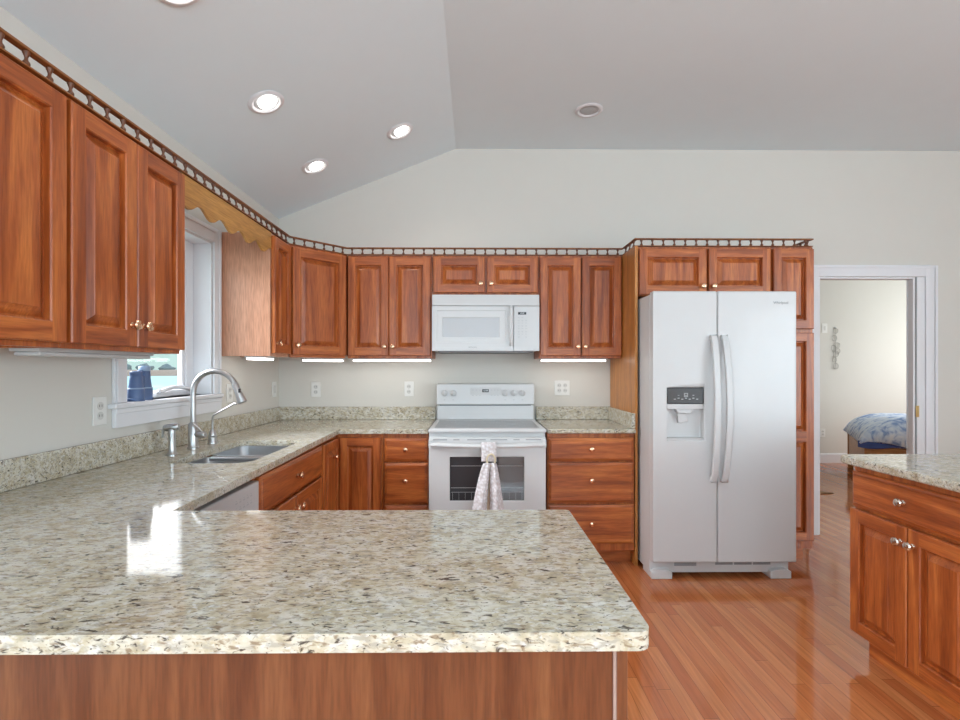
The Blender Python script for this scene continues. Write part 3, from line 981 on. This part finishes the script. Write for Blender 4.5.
lv = MB().lathe([(0.015, 0.0), (0.0155, 0.01), (0.0165, 0.046), (0.011, 0.054)], (0.016, -0.002, 0.070), (1, -0.22, -0.05), 16)
lv.tube([(0.052, -0.010, 0.078), (0.040, -0.026, 0.105), (0.022, -0.040, 0.128)], [0.006, 0.005, 0.0045], 10)
lv.build('lever', M['steel'], fc, smooth=True)
# side sprayer
ss = thing('side_sprayer', 'short steel side sprayer left of the gooseneck faucet', 'sprayer', (-1.395, 2.271, ZC))
MB().lathe([(0.024, 0.0005), (0.024, 0.005), (0.018, 0.012), (0.0155, 0.03), (0.015, 0.075), (0.0165, 0.10), (0.0165, 0.118), (0.012, 0.126)], seg=18).build('sprayer_body', M['steel'], ss, smooth=True)
MB().lathe([(0.012, -0.035), (0.016, -0.030), (0.017, 0.0), (0.018, 0.022), (0.012, 0.030)], (0, 0, 0.128), (1, 0.1, 0.10), 16).tube(
    [(-0.03, 0, 0.128), (-0.042, 0, 0.11), (-0.045, 0, 0.08)], [0.007, 0.006, 0.004], 8).build('sprayer_head', M['steel'], ss, smooth=True)
# filtered water tap
ft = thing('filter_tap', 'small steel tap with thin bent spout right of the gooseneck faucet', 'faucet', (-1.395, 2.619, ZC))
MB().lathe([(0.024, 0.0005), (0.024, 0.006), (0.021, 0.012), (0.020, 0.045), (0.014, 0.068), (0.008, 0.076)], seg=18).build('tap_body', M['steel'], ft, smooth=True)
MB().tube([(0, 0, 0.055), (0, 0, 0.10), (0.0, 0, 0.135), (0.006, -0.002, 0.148), (0.022, -0.005, 0.158), (0.075, -0.015, 0.187), (0.128, -0.025, 0.214), (0.140, -0.027, 0.212)], 0.0048, 10).build('tap_spout', M['steel'], ft, smooth=True)
MB().box(-0.006, 0.03, -0.026, -0.014, 0.035, 0.044).build('tap_lever', M['steel'], ft, bevel=0.003)

# ------------------------------------------------------------------ dishwasher
dwm = thing('dishwasher', 'white dishwasher under the worktop beside the sink base', 'dishwasher', (XB, 1.432, 0), R90)
MB().box(0, 0.605, 0.0, 0.57, 0.1, 0.845).build('tub', M['grey_plastic'], dwm)
MB().box(0.003, 0.602, -0.026, -0.0005, 0.105, 0.712).build('door_panel', M['white'], dwm, bevel=0.004)
cp = MB().box(0.003, 0.602, -0.030, -0.0005, 0.715, 0.850).build('control_panel', M['white'], dwm, bevel=0.005)
b = MB()
for i in range(5):
    for j in range(2):
        b.box(0.40 + i * 0.03, 0.418 + i * 0.03, -0.0306, -0.0298, 0.775 + j * 0.028, 0.780 + j * 0.028)
        b.box(0.404 + i * 0.03, 0.412 + i * 0.03, -0.0306, -0.0298, 0.785 + j * 0.028, 0.789 + j * 0.028)
b.build('control_marks', M['grey_plastic'], cp)
MB().prism([(0.10, 0.742), (0.50, 0.742), (0.46, 0.728), (0.14, 0.728)], -0.034, -0.0302, 'y').build('handle_grip', M['white_matte'], cp, bevel=0.001)
MB().box(0.01, 0.595, 0.06, 0.5, 0.0, 0.0995).build('toe_kick', M['white_matte'], dwm)

# ------------------------------------------------------------------ range
rg = thing('electric_range', 'white electric range with glass cooktop and oven window', 'range', (-0.301, 3.170, 0))
rg.location.x = -0.296; rg.scale = (0.985, 1, 1)
RW = 0.762
MB().box(0, RW, 0.0, 0.66, 0.06, 0.9015).build('body', M['white'], rg, bevel=0.003)
MB().box(0.03, RW - 0.03, 0.05, 0.62, 0, 0.0595).build('plinth', M['black'], rg)
ck = MB().rings([(0, RW, 0.0, 0.66, 0), (0, RW, 0, 0.66, 1)][:0] or [(0, 1, 0, 1, 0)], 0) if False else MB()
# cooktop: frame with a sunken glass field (built flat: rings laid in x/y)
def flat_rings(rects, capmi=0, mi=0):
    b = MB(); b.rings([(a0, a1, c0, c1, -z) for a0, a1, c0, c1, z in rects], mi, capmi)
    b.v = [(x, z, -y) for x, y, z in b.v]
    return b
flat_rings([(-0.001, RW + 0.001, -0.026, 0.628, 0.902), (-0.003, RW + 0.003, -0.030, 0.630, 0.908), (-0.003, RW + 0.003, -0.030, 0.630, 0.918), (0.004, RW - 0.004, -0.020, 0.626, 0.926),
            (0.028, RW - 0.028, 0.028, 0.52, 0.926), (0.030, RW - 0.030, 0.030, 0.518, 0.9235)], 1).build('cooktop', [M['white'], M['cook_glass']], rg, smooth=True, angle=25)
b = MB()
for (x, y, rr) in ((0.20, 0.17, 0.10), (0.20, 0.40, 0.075), (0.56, 0.17, 0.085), (0.56, 0.40, 0.10)):
    for q in (rr, rr * 0.62):
        b.tube([(x + q * cos(2 * pi * k / 36), y + q * sin(2 * pi * k / 36), 0.9236) for k in range(36)], 0.0008, 4, closed=True)
b.build('burner_rings', M['grey_plastic'], rg)
bgp = MB().box(0.010, RW - 0.010, 0.545, 0.655, 0.927, 1.036).build('backguard', M['white'], rg, bevel=0.004)
MB().box(0.03, RW - 0.03, 0.543, 0.56, 1.0305, 1.0375).build('vent_slot', M['mark'], bgp)
cpn = MB().prism([(0.528, 1.041), (0.655, 1.041), (0.655, 1.198), (0.560, 1.198), (0.548, 1.194)], 0.006, RW - 0.006, 'x').build('control_panel', M['white'], rg, bevel=0.004)
def cpy(z):       # front face of the tilted control panel
    return 0.528 + 0.020 * (z - 1.041) / 0.153
for x in (0.067, 0.134, 0.532, 0.598, 0.664):
    zk = 1.128
    k = MB().lathe([(0.025, 0), (0.0245, 0.006), (0.020, 0.008), (0.019, 0.016), (0.016, 0.018)], (x, cpy(zk), zk), (0, -1, 0.13), 20)
    ko = k.build('control_knob', M['white_matte'], cpn, smooth=True)
    MB().box(x - 0.005, x + 0.005, cpy(zk) - 0.030, cpy(zk) - 0.012, zk - 0.019, zk + 0.024).build('knob_grip', M['white'], ko, bevel=0.003)
dp = MB().box(0.265, 0.500, cpy(1.13) - 0.0022, cpy(1.13) + 0.004, 1.092, 1.172).build('display_panel', M['white_matte'], cpn, bevel=0.001)
ds = MB().box(0.356, 0.406, cpy(1.13) - 0.0036, cpy(1.13) - 0.0023, 1.134, 1.157).build('clock_display', M['black'], dp)
text_mesh('clock_digits', '12:00', 0.017, M['digits'], ds, (0.381, cpy(1.13) - 0.0040, 1.1455), (radians(90), 0, 0))
b = MB()
for x in (0.285, 0.312, 0.338, 0.428, 0.452, 0.476):
    for z in (1.108, 1.148):
        b.box(x - 0.006, x + 0.006, cpy(1.13) - 0.003, cpy(1.13) - 0.0023, z, z + 0.005)
for x in (0.067, 0.134, 0.532, 0.598, 0.664):
    b.box(x - 0.006, x + 0.006, cpy(1.075) - 0.0012, cpy(1.075) + 0.001, 1.074, 1.080)
b.build('button_marks', M['grey_plastic'], cpn)
# oven door
od = MB().holed(0.0015, RW - 0.0015, 0.175, 0.872, -0.040, -0.001, (0.137, 0.620, 0.468, 0.748), 0.012, 0, 1).build('oven_door', [M['white'], M['white_matte']], rg, bevel=0.004)
MB().box(0.1375, 0.6195, -0.034, -0.0285, 0.4685, 0.7475).build('oven_window', M['oven_glass'], od)
b = MB()
for z in (0.55, 0.69):
    for dx in (0, 0.26):
        pass
    b.tube([(0.145, -0.0345, z), (0.612, -0.0345, z)], 0.0012, 6)
for i in range(12):
    b.tube([(0.155 + i * 0.041, -0.0345, 0.475), (0.155 + i * 0.041, -0.0345, 0.52)], 0.0006, 5)
b.tube([(0.145, -0.0345, 0.522), (0.612, -0.0345, 0.522)], 0.0010, 6)
b.build('oven_rack', M['grey_plastic'], od)
b = MB()
N = 24
hp = []
for k in range(N + 1):
    t = k / N
    x = 0.006 + (RW - 0.012) * t
    hp.append((x, -0.052 - 0.038 * (sin(pi * t) ** 0.55), 0.832 - 0.006 * sin(pi * t)))
b.tube(hp, [0.016] * (N + 1), 12, flat=0.75)
b.box(0.002, 0.026, -0.066, -0.040, 0.812, 0.858).box(RW - 0.026, RW - 0.002, -0.066, -0.040, 0.812, 0.858)
b.build('oven_handle', M['white'], od, smooth=True)
b = MB()
for x0, x1 in ((0.03, 0.12), (0.16, 0.20), (0.25, 0.37), (0.40, 0.51), (0.55, 0.59), (0.63, 0.73)):
    b.box(x0, x1, -0.0408, -0.0395, 0.855, 0.861)
b.build('door_vents', M['mark'], od)
MB().box(0.0015, RW - 0.0015, -0.030, -0.001, 0.065, 0.170).build('storage_drawer', M['white'], rg, bevel=0.004)

# dish towel hanging from the oven handle
HX, HY, HZ = -0.301 + 0.389, 3.170 - 0.090, 0.826
tw = thing('dish_towel', 'crocheted white dish towel with ring hanging from the oven handle', 'towel', (HX, HY, HZ))
b = MB()
prof = [(0.014, -0.10), (0.019, -0.06), (0.0215, -0.01), (0.015, 0.019), (-0.001, 0.0245), (-0.017, 0.018), (-0.0215, -0.01), (-0.023, -0.06), (-0.022, -0.095)]
def loopf(i, j):
    q = i * (len(prof) - 1); a = min(int(q), len(prof) - 2); f_ = q - a
    y = prof[a][0] * (1 - f_) + prof[a + 1][0] * f_; z = prof[a][1] * (1 - f_) + prof[a + 1][1] * f_
    return (-0.048 + 0.094 * j, y, z)
b.grid(loopf, 32, 6)
o = b.build('hanging_loop', M['knit'], tw, smooth=True, angle=180)
o.modifiers.new('thick', 'SOLIDIFY').thickness = 0.004
o = MB().tube([(0.012 + 0.026 * cos(2 * pi * k / 28), -0.030, -0.083 + 0.036 * sin(2 * pi * k / 28)) for k in range(28)], 0.0055, 8, closed=True).build('ring', M['ring'], tw, smooth=True)
def lobe(xa0, xb0, xa1, xb1, amp, ph):
    def f(i, j):
        s = j ** 0.75
        xa = xa0 + (xa1 - xa0) * s; xb = xb0 + (xb1 - xb0) * s
        x = xa + (xb - xa) * i
        y = -0.028 - amp * sin(pi * i) * (0.4 + 0.8 * min(1, j * 2)) - 0.006 * sin(i * 9 + ph + j * 2)
        z = -0.098 - 0.355 * j - 0.010 * (1 - j) * abs(i - 0.5)
        return (x, y, z)
    return MB().grid(f, 16, 36)
for args in ((-0.036, 0.010, -0.118, -0.018, 0.030, 0.3), (0.008, 0.044, 0.004, 0.100, 0.034, 1.9)):
    o = lobe(*args).build('cloth_fold', M['knit'], tw, smooth=True, angle=180)
    o.modifiers.new('thick', 'SOLIDIFY').thickness = 0.006
o = MB().grid(lambda i, j: (-0.028 + 0.06 * i + (-0.05 + 0.10 * i) * j, -0.018 - 0.004 * sin(9 * i), -0.105 - 0.345 * j), 10, 12).build('cloth_lining', M['beige'], tw, smooth=True, angle=180)
o.modifiers.new('thick', 'SOLIDIFY').thickness = 0.004

# ------------------------------------------------------------------ microwave
mw = thing('microwave_oven', 'white over the range microwave', 'microwave', (-0.302, 3.470, 1.433))
MWW, MWH = 0.756, 0.402
MB().box(0, MWW, 0, 0.372, 0.008, MWH).build('body', M['white'], mw, bevel=0.003)
MB().box(0.04, MWW - 0.04, 0.012, 0.36, -0.006, 0.0075).build('underside_grille', M['mark'], mw, bevel=0.002)
MB().prism([(-0.020, 0.323), (-0.0005, 0.321), (-0.0005, MWH), (-0.012, MWH)], 0, MWW, 'x').build('vent_panel', M['white'], mw, bevel=0.003)
md = MB().rings([(0, 0.572, 0.004, 0.319, -0.0005), (0, 0.572, 0.004, 0.319, -0.022), (0.030, 0.520, 0.065, 0.290, -0.022), (0.033, 0.517, 0.068, 0.287, -0.019),
                 (0.072, 0.496 - 0.02, 0.099, 0.240, -0.020), (0.074, 0.474, 0.101, 0.238, -0.0165)], 0, 1).build('door', [M['white'], M['mw_glass']], mw, bevel=0.0012)
b = MB()
b.tube([(0.556, -0.024, 0.045), (0.556, -0.050, 0.065), (0.556, -0.056, 0.18), (0.556, -0.050, 0.295), (0.556, -0.024, 0.312)], 0.0125, 12)
b.build('door_handle', M['white'], md, smooth=True)
mc = MB().box(0.575, MWW, -0.022, -0.0005, 0.004, 0.319).build('control_panel', M['white'], mw, bevel=0.003)
ds = MB().box(0.605, 0.663, -0.0235, -0.0218, 0.260, 0.278).build('clock_display', M['black'], mc)
text_mesh('clock_digits', '12:00', 0.014, M['digits'], ds, (0.634, -0.0240, 0.269), (radians(90), 0, 0))
b = MB()
for rI in range(8):
    for cI in range(3):
        if (rI, cI) in ((7, 1), (0, 2)): continue
        x = 0.610 + cI * 0.026; z = 0.238 - rI * 0.0195
        b.box(x - 0.007, x + 0.006, -0.0226, -0.0219, z, z + 0.0035)
        if rI % 2: b.box(x - 0.004, x + 0.003, -0.0226, -0.0219, z - 0.006, z - 0.0035)
b.build('keypad_marks', M['grey_plastic'], mc)
text_mesh('badge', 'FRIGIDAIRE', 0.0115, M['mark'], md, (0.285, -0.0224, 0.030), (radians(90), 0, 0))

# ------------------------------------------------------------------ refrigerator
fr = thing('refrigerator', 'white side by side refrigerator with ice and water dispenser', 'refrigerator', (1.094, 3.000, 0))
FW, FH = 0.889, 1.790
MB().box(0.004, FW - 0.004, 0.074, 0.80, 0.03, FH - 0.012).build('body', M['white'], fr, bevel=0.004)
MB().box(0.01, FW - 0.01, 0.062, 0.0735, 0.12, FH - 0.02).build('door_gasket', M['mark'], fr)
dx = 0.3935
hx = (0.085, 0.318, 0.872, 1.196)
fl = MB().holed(0, dx, 0.118, FH, 0.0, 0.062, (0.085, 0.318, 0.872, 1.196), 0.055, 0, 0).build('freezer_door', M['white'], fr, bevel=0.008, seg=3)
MB().box(0.4005, FW, 0.0, 0.062, 0.118, FH).build('fresh_food_door', M['white'], fr, bevel=0.008, seg=3)
dsn = MB().box(0.087, 0.316, 0.002, 0.03, 1.096, 1.194).build('dispenser_panel', M['dark_panel'], fl, bevel=0.004)
b = MB()
for i, x in enumerate((0.135, 0.158, 0.181, 0.204, 0.227, 0.250, 0.273)):
    b.box(x - 0.006, x + 0.006, 0.0005, 0.0022, 1.122 + (0.006 if i % 2 else 0), 1.127 + (0.006 if i % 2 else 0))
    if i % 2: b.box(x - 0.005, x + 0.005, 0.0005, 0.0022, 1.146, 1.150)
b.box(0.192, 0.216, 0.0005, 0.0022, 1.158, 1.162).box(0.192, 0.196, 0.0005, 0.0022, 1.140, 1.162).box(0.212, 0.216, 0.0005, 0.0022, 1.140, 1.162).box(0.192, 0.216, 0.0005, 0.0022, 1.138, 1.142)
b.build('panel_marks', M['grey_plastic'], dsn)
b = MB().box(0.088, 0.315, 0.006, 0.054, 1.062, 1.0945)
b.prism([(0.145, 1.062), (0.250, 1.062), (0.235, 1.035), (0.160, 1.035)], 0.010, 0.052, 'y')
b.prism([(0.160, 1.034), (0.215, 1.034), (0.225, 0.985), (0.165, 0.975)], 0.020, 0.035, 'y')
b.build('dispenser_paddle', M['white_matte'], fl, bevel=0.003)
MB().box(0.088, 0.315, 0.003, 0.054, 0.873, 0.884).build('drip_tray', M['white_matte'], fl, bevel=0.002)
def fhandle(x, name_parent, bow):
    b = MB()
    path = []
    for k in range(21):
        t = k / 20
        path.append((x + bow * sin(pi * t), -0.012 - 0.050 * (sin(pi * min(max(t, 0.0), 1.0)) ** 0.5), 0.621 + 0.895 * t))
    # flat bar section
    w, th = 0.019, 0.010
    vs, fs = [], []
    for p in path:
        vs += [(p[0] - w, p[1] - th, p[2]), (p[0] + w, p[1] - th, p[2]), (p[0] + w, p[1] + th, p[2]), (p[0] - w, p[1] + th, p[2])]
    for i in range(20):
        for k in range(4):
            a = i * 4 + k; c = i * 4 + (k + 1) % 4
            fs.append((a, c, c + 4, a + 4))
    fs += [(3, 2, 1, 0), (80, 81, 82, 83)]
    b.add(vs, fs)
    b.box(x - w, x + w, -0.022, -0.0005, 0.621, 0.650).box(x - w, x + w, -0.022, -0.0005, 1.487, 1.516)
    return b.build('door_handle', M['white'], name_parent, bevel=0.005)
fhandle(0.365, fl, 0.004)
ff = [o for o in fr.children if o.name.startswith('fresh_food_door')][0]
fhandle(0.430, ff, 0.012)
text_mesh('badge', 'Whirlpool', 0.022, M['mark'], ff, (0.790, -0.0008, 1.718), (radians(90), 0, 0))
kg = MB().box(0.02, FW - 0.02, 0.075, 0.11, 0.028, 0.112).build('kick_grille', M['white_matte'], fr, bevel=0.003)
MB().box(0.16, 0.30, 0.072, 0.0755, 0.070, 0.092).build('grille_tag', M['mark'], kg)
for i in range(3):
    MB().box(0.42 + i * 0.12, 0.53 + i * 0.12, 0.0725, 0.0755, 0.076, 0.092).build('grille_slot', M['mark'], kg)
for x in (0.006, FW - 0.136):
    MB().prism([(x, 0.0), (x + 0.13, 0.0), (x + 0.13, 0.045), (x + 0.10, 0.058), (x + 0.03, 0.058), (x, 0.045)], 0.040, 0.20, 'y').build('foot_cover', M['white'], fr, bevel=0.004)

# ------------------------------------------------------------------ electrical plates
def plate(name, label, cat, loc, rot, w=0.072, h=0.116, kind='outlet', n=1, group=None):
    r = thing(name, label, cat, loc, rot, group)
    MB().box(-w / 2, w / 2, -0.006, -0.0005, -h / 2, h / 2).build('cover_plate', M['outlet'], r, bevel=0.002)
    for i in range(n):
        cx = (i - (n - 1) / 2) * 0.046
        if kind == 'outlet':
            for s in (-1, 1):
                b = MB().lathe([(0.0165, 0), (0.0165, 0.0022)], (cx, -0.006, s * 0.020), (0, -1, 0), 16)
                o = b.build('socket', M['outlet_face'], r)
                MB().box(cx - 0.0075, cx - 0.0055, -0.0088, -0.008, s * 0.020 - 0.004, s * 0.020 + 0.006).box(cx + 0.0055, cx + 0.0075, -0.0088, -0.008, s * 0.020 - 0.004, s * 0.020 + 0.006).build('socket_slots', M['black'], o)
        else:
            MB().box(cx - 0.012, cx + 0.012, -0.010, -0.006, -0.030, 0.030).build('rocker', M['outlet_face'], r, bevel=0.0015)
    return r
plate('wall_outlet', 'wall outlet left of the sink window below the cabinets', 'outlet', (XW, 2.015, 1.139), R90, group='kitchen outlets')
plate('wall_outlet', 'wall outlet right of the sink window behind the faucet', 'outlet', (XW, 3.076, 1.160), R90, group='kitchen outlets')
plate('wall_switch', 'light switch on the left wall close to the corner', 'switch', (XW, 3.757, 1.155), R90, kind='switch')
plate('wall_outlet', 'wall outlet on the back wall near the corner', 'outlet', (-1.245, YB, 1.150), 0, group='kitchen outlets')
plate('wall_outlet', 'wall outlet on the back wall just left of the range', 'outlet', (-0.518, YB, 1.153), 0, group='kitchen outlets')
plate('wall_outlet', 'double wall outlet on the back wall right of the range', 'outlet', (0.685, YB, 1.161), 0, w=0.118, n=2, group='kitchen outlets')
plate('wall_switch', 'light switch on the bedroom wall beside the hanging strand', 'switch', (4.87, 6.78, 1.878), 0, kind='switch', w=0.075, h=0.13)
plate('wall_outlet', 'wall outlet low on the bedroom wall', 'outlet', (4.842, 6.78, 0.42), 0)

# ------------------------------------------------------------------ under-cabinet lights
def strip_light(label, loc, rot, L, lit=True):
    r = thing('under_cabinet_light', label, 'light', loc, rot, 'under cabinet lights')
    MB().box(0, L, -0.045, 0.045, -0.030, -0.0005).build('housing', M['white_matte'], r, bevel=0.002)
    MB().box(0.01, L - 0.01, -0.040, 0.040, -0.043, -0.0305).build('diffuser', M['strip'] if lit else M['white_matte'], r, bevel=0.004)
zu = 1.387 + 0.0215
strip_light('lit strip light under the cabinet left of the microwave', (-0.905, 3.64, zu), 0, 0.585)
strip_light('lit strip light under the cabinet right of the microwave', (0.485, 3.64, zu), 0, 0.49)
strip_light('lit strip light under the narrow cabinet right of the window', (-1.345, 2.97, zu), R90, 0.235)
strip_light('lit strip light under the diagonal corner cabinet', (-1.20, 3.44, 1.387 + 0.0195), R45, 0.30)
strip_light('unlit strip light under the two door cabinet left of the window', (-1.36, 1.49, 1.372 + 0.0218), R90, 0.53, False)

# ------------------------------------------------------------------ recessed ceiling lights
def can(label, p, nrm, lit=True):
    r = thing('recessed_light', label, 'light', p, 0, 'recessed ceiling lights')
    n = Vector(nrm).normalized()
    r.rotation_mode = 'QUATERNION'
    r.rotation_quaternion = Vector((0, 0, 1)).rotation_difference(n)
    b = MB().lathe([(0.066, 0.0008), (0.090, 0.0008), (0.092, 0.003), (0.086, 0.008), (0.072, 0.010), (0.064, 0.004), (0.062, 0.0012), (0.066, 0.0008)], seg=32, cap=False)
    b.build('trim_ring', M['trim'], r, smooth=True)
    MB().lathe([(0.0655, 0.0008), (0.064, 0.0016), (0.004, 0.0016)], seg=28).build('baffle', M['grey_plastic'], r, smooth=True)
    if lit:
        MB().lathe([(0.046, 0.002), (0.050, 0.006), (0.044, 0.012), (0.024, 0.016), (0.004, 0.017)], (-0.010, -0.004, 0), (-0.16, 0, 1), seg=28).build('bulb', M['bulb'], r, smooth=True)
        l = bpy.data.lights.new('downlight', 'SPOT'); l.energy = 7; l.spot_size = radians(120); l.spot_blend = 0.7
        l.shadow_soft_size = 0.05; l.color = (1.0, 0.95, 0.88)
        lo = bpy.data.objects.new('downlight', l); C.objects.link(lo); lo.parent = r
        lo.location = (0, 0, 0.03); lo.rotation_euler = (pi, 0, 0)
    else:
        MB().lathe([(0.046, 0.002), (0.046, 0.004), (0.030, 0.008), (0.004, 0.009)], seg=28).build('bulb', M['grey_plastic'], r, smooth=True)
    return r
NS = (m_, 0, -1)
can('lit recessed light at the top edge, on the slope nearest the camera', (-1.060, 1.752, ZL + m_ * (-1.060 - XW)), NS)
can('lit recessed light on the slope above the sink valance', (-1.067, 2.512, ZL + m_ * (-1.067 - XW)), NS)
can('lit recessed light on the slope close to the ceiling ridge', (-0.501, 3.278, ZL + m_ * (-0.501 - XW)), NS)
can('lit recessed light low on the slope near the back corner', (-1.072, 3.295, ZL + m_ * (-1.072 - XW)), NS)
can('unlit recessed light on the flat ceiling toward the refrigerator', (0.761, 3.265, ZR), (0, 0, -1), False)

# ------------------------------------------------------------------ binoculars on the sill
bn = thing('binoculars', 'blue binoculars standing on the window sill', 'binoculars', (-1.550, 2.284, WZ0), 0)
for (x, y, s) in ((0.010, -0.042, 0.90), (-0.008, 0.042, 1.06)):
    b = MB().lathe([(0.034, 0.0005), (0.0345, 0.012), (0.033, 0.014), (0.033, 0.052), (0.031, 0.056), (0.030, 0.060), (0.0245, 0.105), (0.0235, 0.128 * s), (0.021, 0.132 * s), (0.0215, 0.150 * s), (0.017, 0.152 * s)], (x, y, 0), seg=22)
    o = b.build('barrel', M['binocular'], bn, smooth=True, angle=30)
    MB().lathe([(0.0348, 0.055), (0.0335, 0.058), (0.0318, 0.061)], (x, y, 0), seg=22).build('grip_band', M['binocular_edge'], o, smooth=True)
    MB().lathe([(0.0225, 0.128 * s), (0.0245, 0.131 * s), (0.0245, 0.147 * s), (0.022, 0.150 * s)], (x, y, 0), seg=22).build('eyecup', M['binocular_edge'] if s > 1 else M['binocular'], o, smooth=True)
MB().box(-0.010, 0.010, -0.020, 0.020, 0.070, 0.115).lathe([(0.009, 0.062), (0.009, 0.125), (0.012, 0.127), (0.012, 0.140)], (0, 0, 0), seg=14).build('hinge_bridge', M['binocular'], bn, bevel=0.002)

# ------------------------------------------------------------------ bedroom
bd = thing('bed', 'bed with a blue and white patterned quilt in the bedroom', 'bed', (4.27, 5.36, 0), radians(-31))
b = MB().box(0.03, 2.0, 0.02, 0.06, 0.12, 0.455).box(0.03, 0.07, 0.06, 1.35, 0.12, 0.44).box(1.96, 2.0, 0.06, 1.35, 0.12, 0.44).box(0.07, 1.96, 1.30, 1.35, 0.12, 0.44)
b.build('bed_frame', M['bed_wood'], bd, bevel=0.006)
for x, y in ((0.02, 0.015), (0.02, 1.30), (1.95, 0.015), (1.95, 1.30)):
    MB().box(x, x + 0.06, y, y + 0.06, 0, 0.50).build('bed_post', M['bed_wood'], bd, bevel=0.006)
MB().box(0.08, 1.95, 0.07, 1.29, 0.30, 0.56).build('mattress', M['sheet'], bd, bevel=0.04, seg=4)
def quilt(i, j):
    # superellipse dome over the mattress, hanging lower toward the right front
    x = -0.03 + 2.06 * i; y = -0.02 + 1.36 * j
    ex = min(1, min(i, 1 - i) / 0.22); ey = min(1, min(j, 1 - j) / 0.16)
    dome = (1 - (1 - ex) ** 2.2) ** 0.6 * (1 - (1 - ey) ** 2.6) ** 0.6
    hem = 0.50 + 0.025 * sin(i * 14) - (0.10 * min(1, max(0, (i - 0.08) * 3)) if j < 0.5 else 0)
    z = hem + (0.76 + 0.02 * sin(i * 9) * sin(j * 7) - hem) * dome
    return (x, y, z)
o = MB().grid(quilt, 60, 40).build('quilt', M['quilt'], bd, smooth=True, angle=180)
so = o.modifiers.new('thick', 'SOLIDIFY'); so.thickness = 0.03; so.offset = -1
o = MB().grid(lambda i, j: (-0.04 + 0.75 * i, -0.005 - 0.014 * sin(i * 11), 0.52 - (0.045 + 0.03 * sin(i * 6 + 1)) * (1 - j) - 0.06 * i), 24, 4).build('sheet_edge', M['navy'], bd, smooth=True, angle=180)
o.modifiers.new('thick', 'SOLIDIFY').thickness = 0.006
b = MB()
b.tube([(0, -0.012, 0.56), (0, -0.010, 0.0)], 0.0025, 6)
for k, (dx_, z, rr) in enumerate(((0.0, 0.52, 0.03), (-0.02, 0.42, 0.034), (0.025, 0.32, 0.032), (-0.03, 0.28, 0.036), (0.03, 0.24, 0.03), (0.0, 0.20, 0.036), (-0.02, 0.12, 0.028), (0.0, 0.03, 0.035))):
    b.tube([(dx_ + rr * cos(2 * pi * q / 16), -0.012 - 0.004 * sin(q), z + 1.15 * rr * sin(2 * pi * q / 16))for q in range(16)], 0.0038, 6, closed=True)
hs = thing('hanging_ornament', 'strand of grey rings hanging on the bedroom wall', 'ornament', (5.02, 6.78, 1.32))
b.build('strand', M['shell'], hs, smooth=True)
MB().lathe([(0.012, 0.0), (0.012, 0.01), (0.006, 0.018)], (0, -0.0005, 0.565), (0, -1, 0), 10).build('hook', M['steel'], hs, smooth=True)
rgp = MB().prism([(3.20, 5.62), (3.20, 4.99), (3.77, 5.11)], 0.0005, 0.010).build('rug', M['rug'], bevel=0.003)
tag(rgp, 'corner of a brown rug on the bedroom floor', 'rug')

# ------------------------------------------------------------------ view outside the sink window
struct(MB().box(-400, -3, -150, 400, -0.8, -0.6).build('water', M['water']), 'pale teal water outside the window', 'water')
b = MB()
P = []
for k in range(41):
    t = k / 40
    X = -150 + 130 * t; Y = 60 + 130 * t
    P.append((X, Y))
def bank(i, j):
    X = -160 + 150 * i; Y = 60 + 150 * i
    d = j * 26
    return (X - d * 0.7, Y + d * 0.7, -0.62 + 1.75 * sin(pi * min(1, j * 1.0)) ** 0.5 + 0.12 * sin(i * 60))
struct(MB().grid(bank, 60, 8).build('shore', M['marsh'], smooth=True, angle=180), 'brown marsh bank across the water', 'shore')
rnd = random.Random(3)
for k in range(27):
    t = 0.20 + 0.027 * k
    X = -160 + 150 * t - 14 + rnd.uniform(-.4, .4); Y = 60 + 150 * t + 14 + rnd.uniform(-.4, .4)
    tr = thing('tree', 'distant tree on the far shore seen through the sink window', 'tree', (X, Y, 0.4), rnd.uniform(0, 6), 'distant shore trees')
    MB().tube([(0, 0, -0.4), (0, 0, 1.0)], [0.25, 0.18], 8).build('trunk', M['bark'], tr)
    bm = bmesh.new(); bmesh.ops.create_icosphere(bm, subdivisions=3, radius=1.0)
    sx, sz = rnd.uniform(2.0, 2.2), rnd.uniform(1.2, 2.3)
    for vv in bm.verts:
        c = vv.co
        q = 1 + 0.18 * sin(c.x * 7 + k) * sin(c.y * 6 + 2 * k) + 0.15 * sin(c.z * 8 + k)
        vv.co = Vector((c.x * sx * q, c.y * sx * q, 0.7 + c.z * sz * q))
    me = bpy.data.meshes.new('crown'); bm.to_mesh(me); bm.free(); me.materials.append(M['leaf'])
    for pp in me.polygons: pp.use_smooth = True
    o = bpy.data.objects.new('crown', me); C.objects.link(o); o.parent = tr
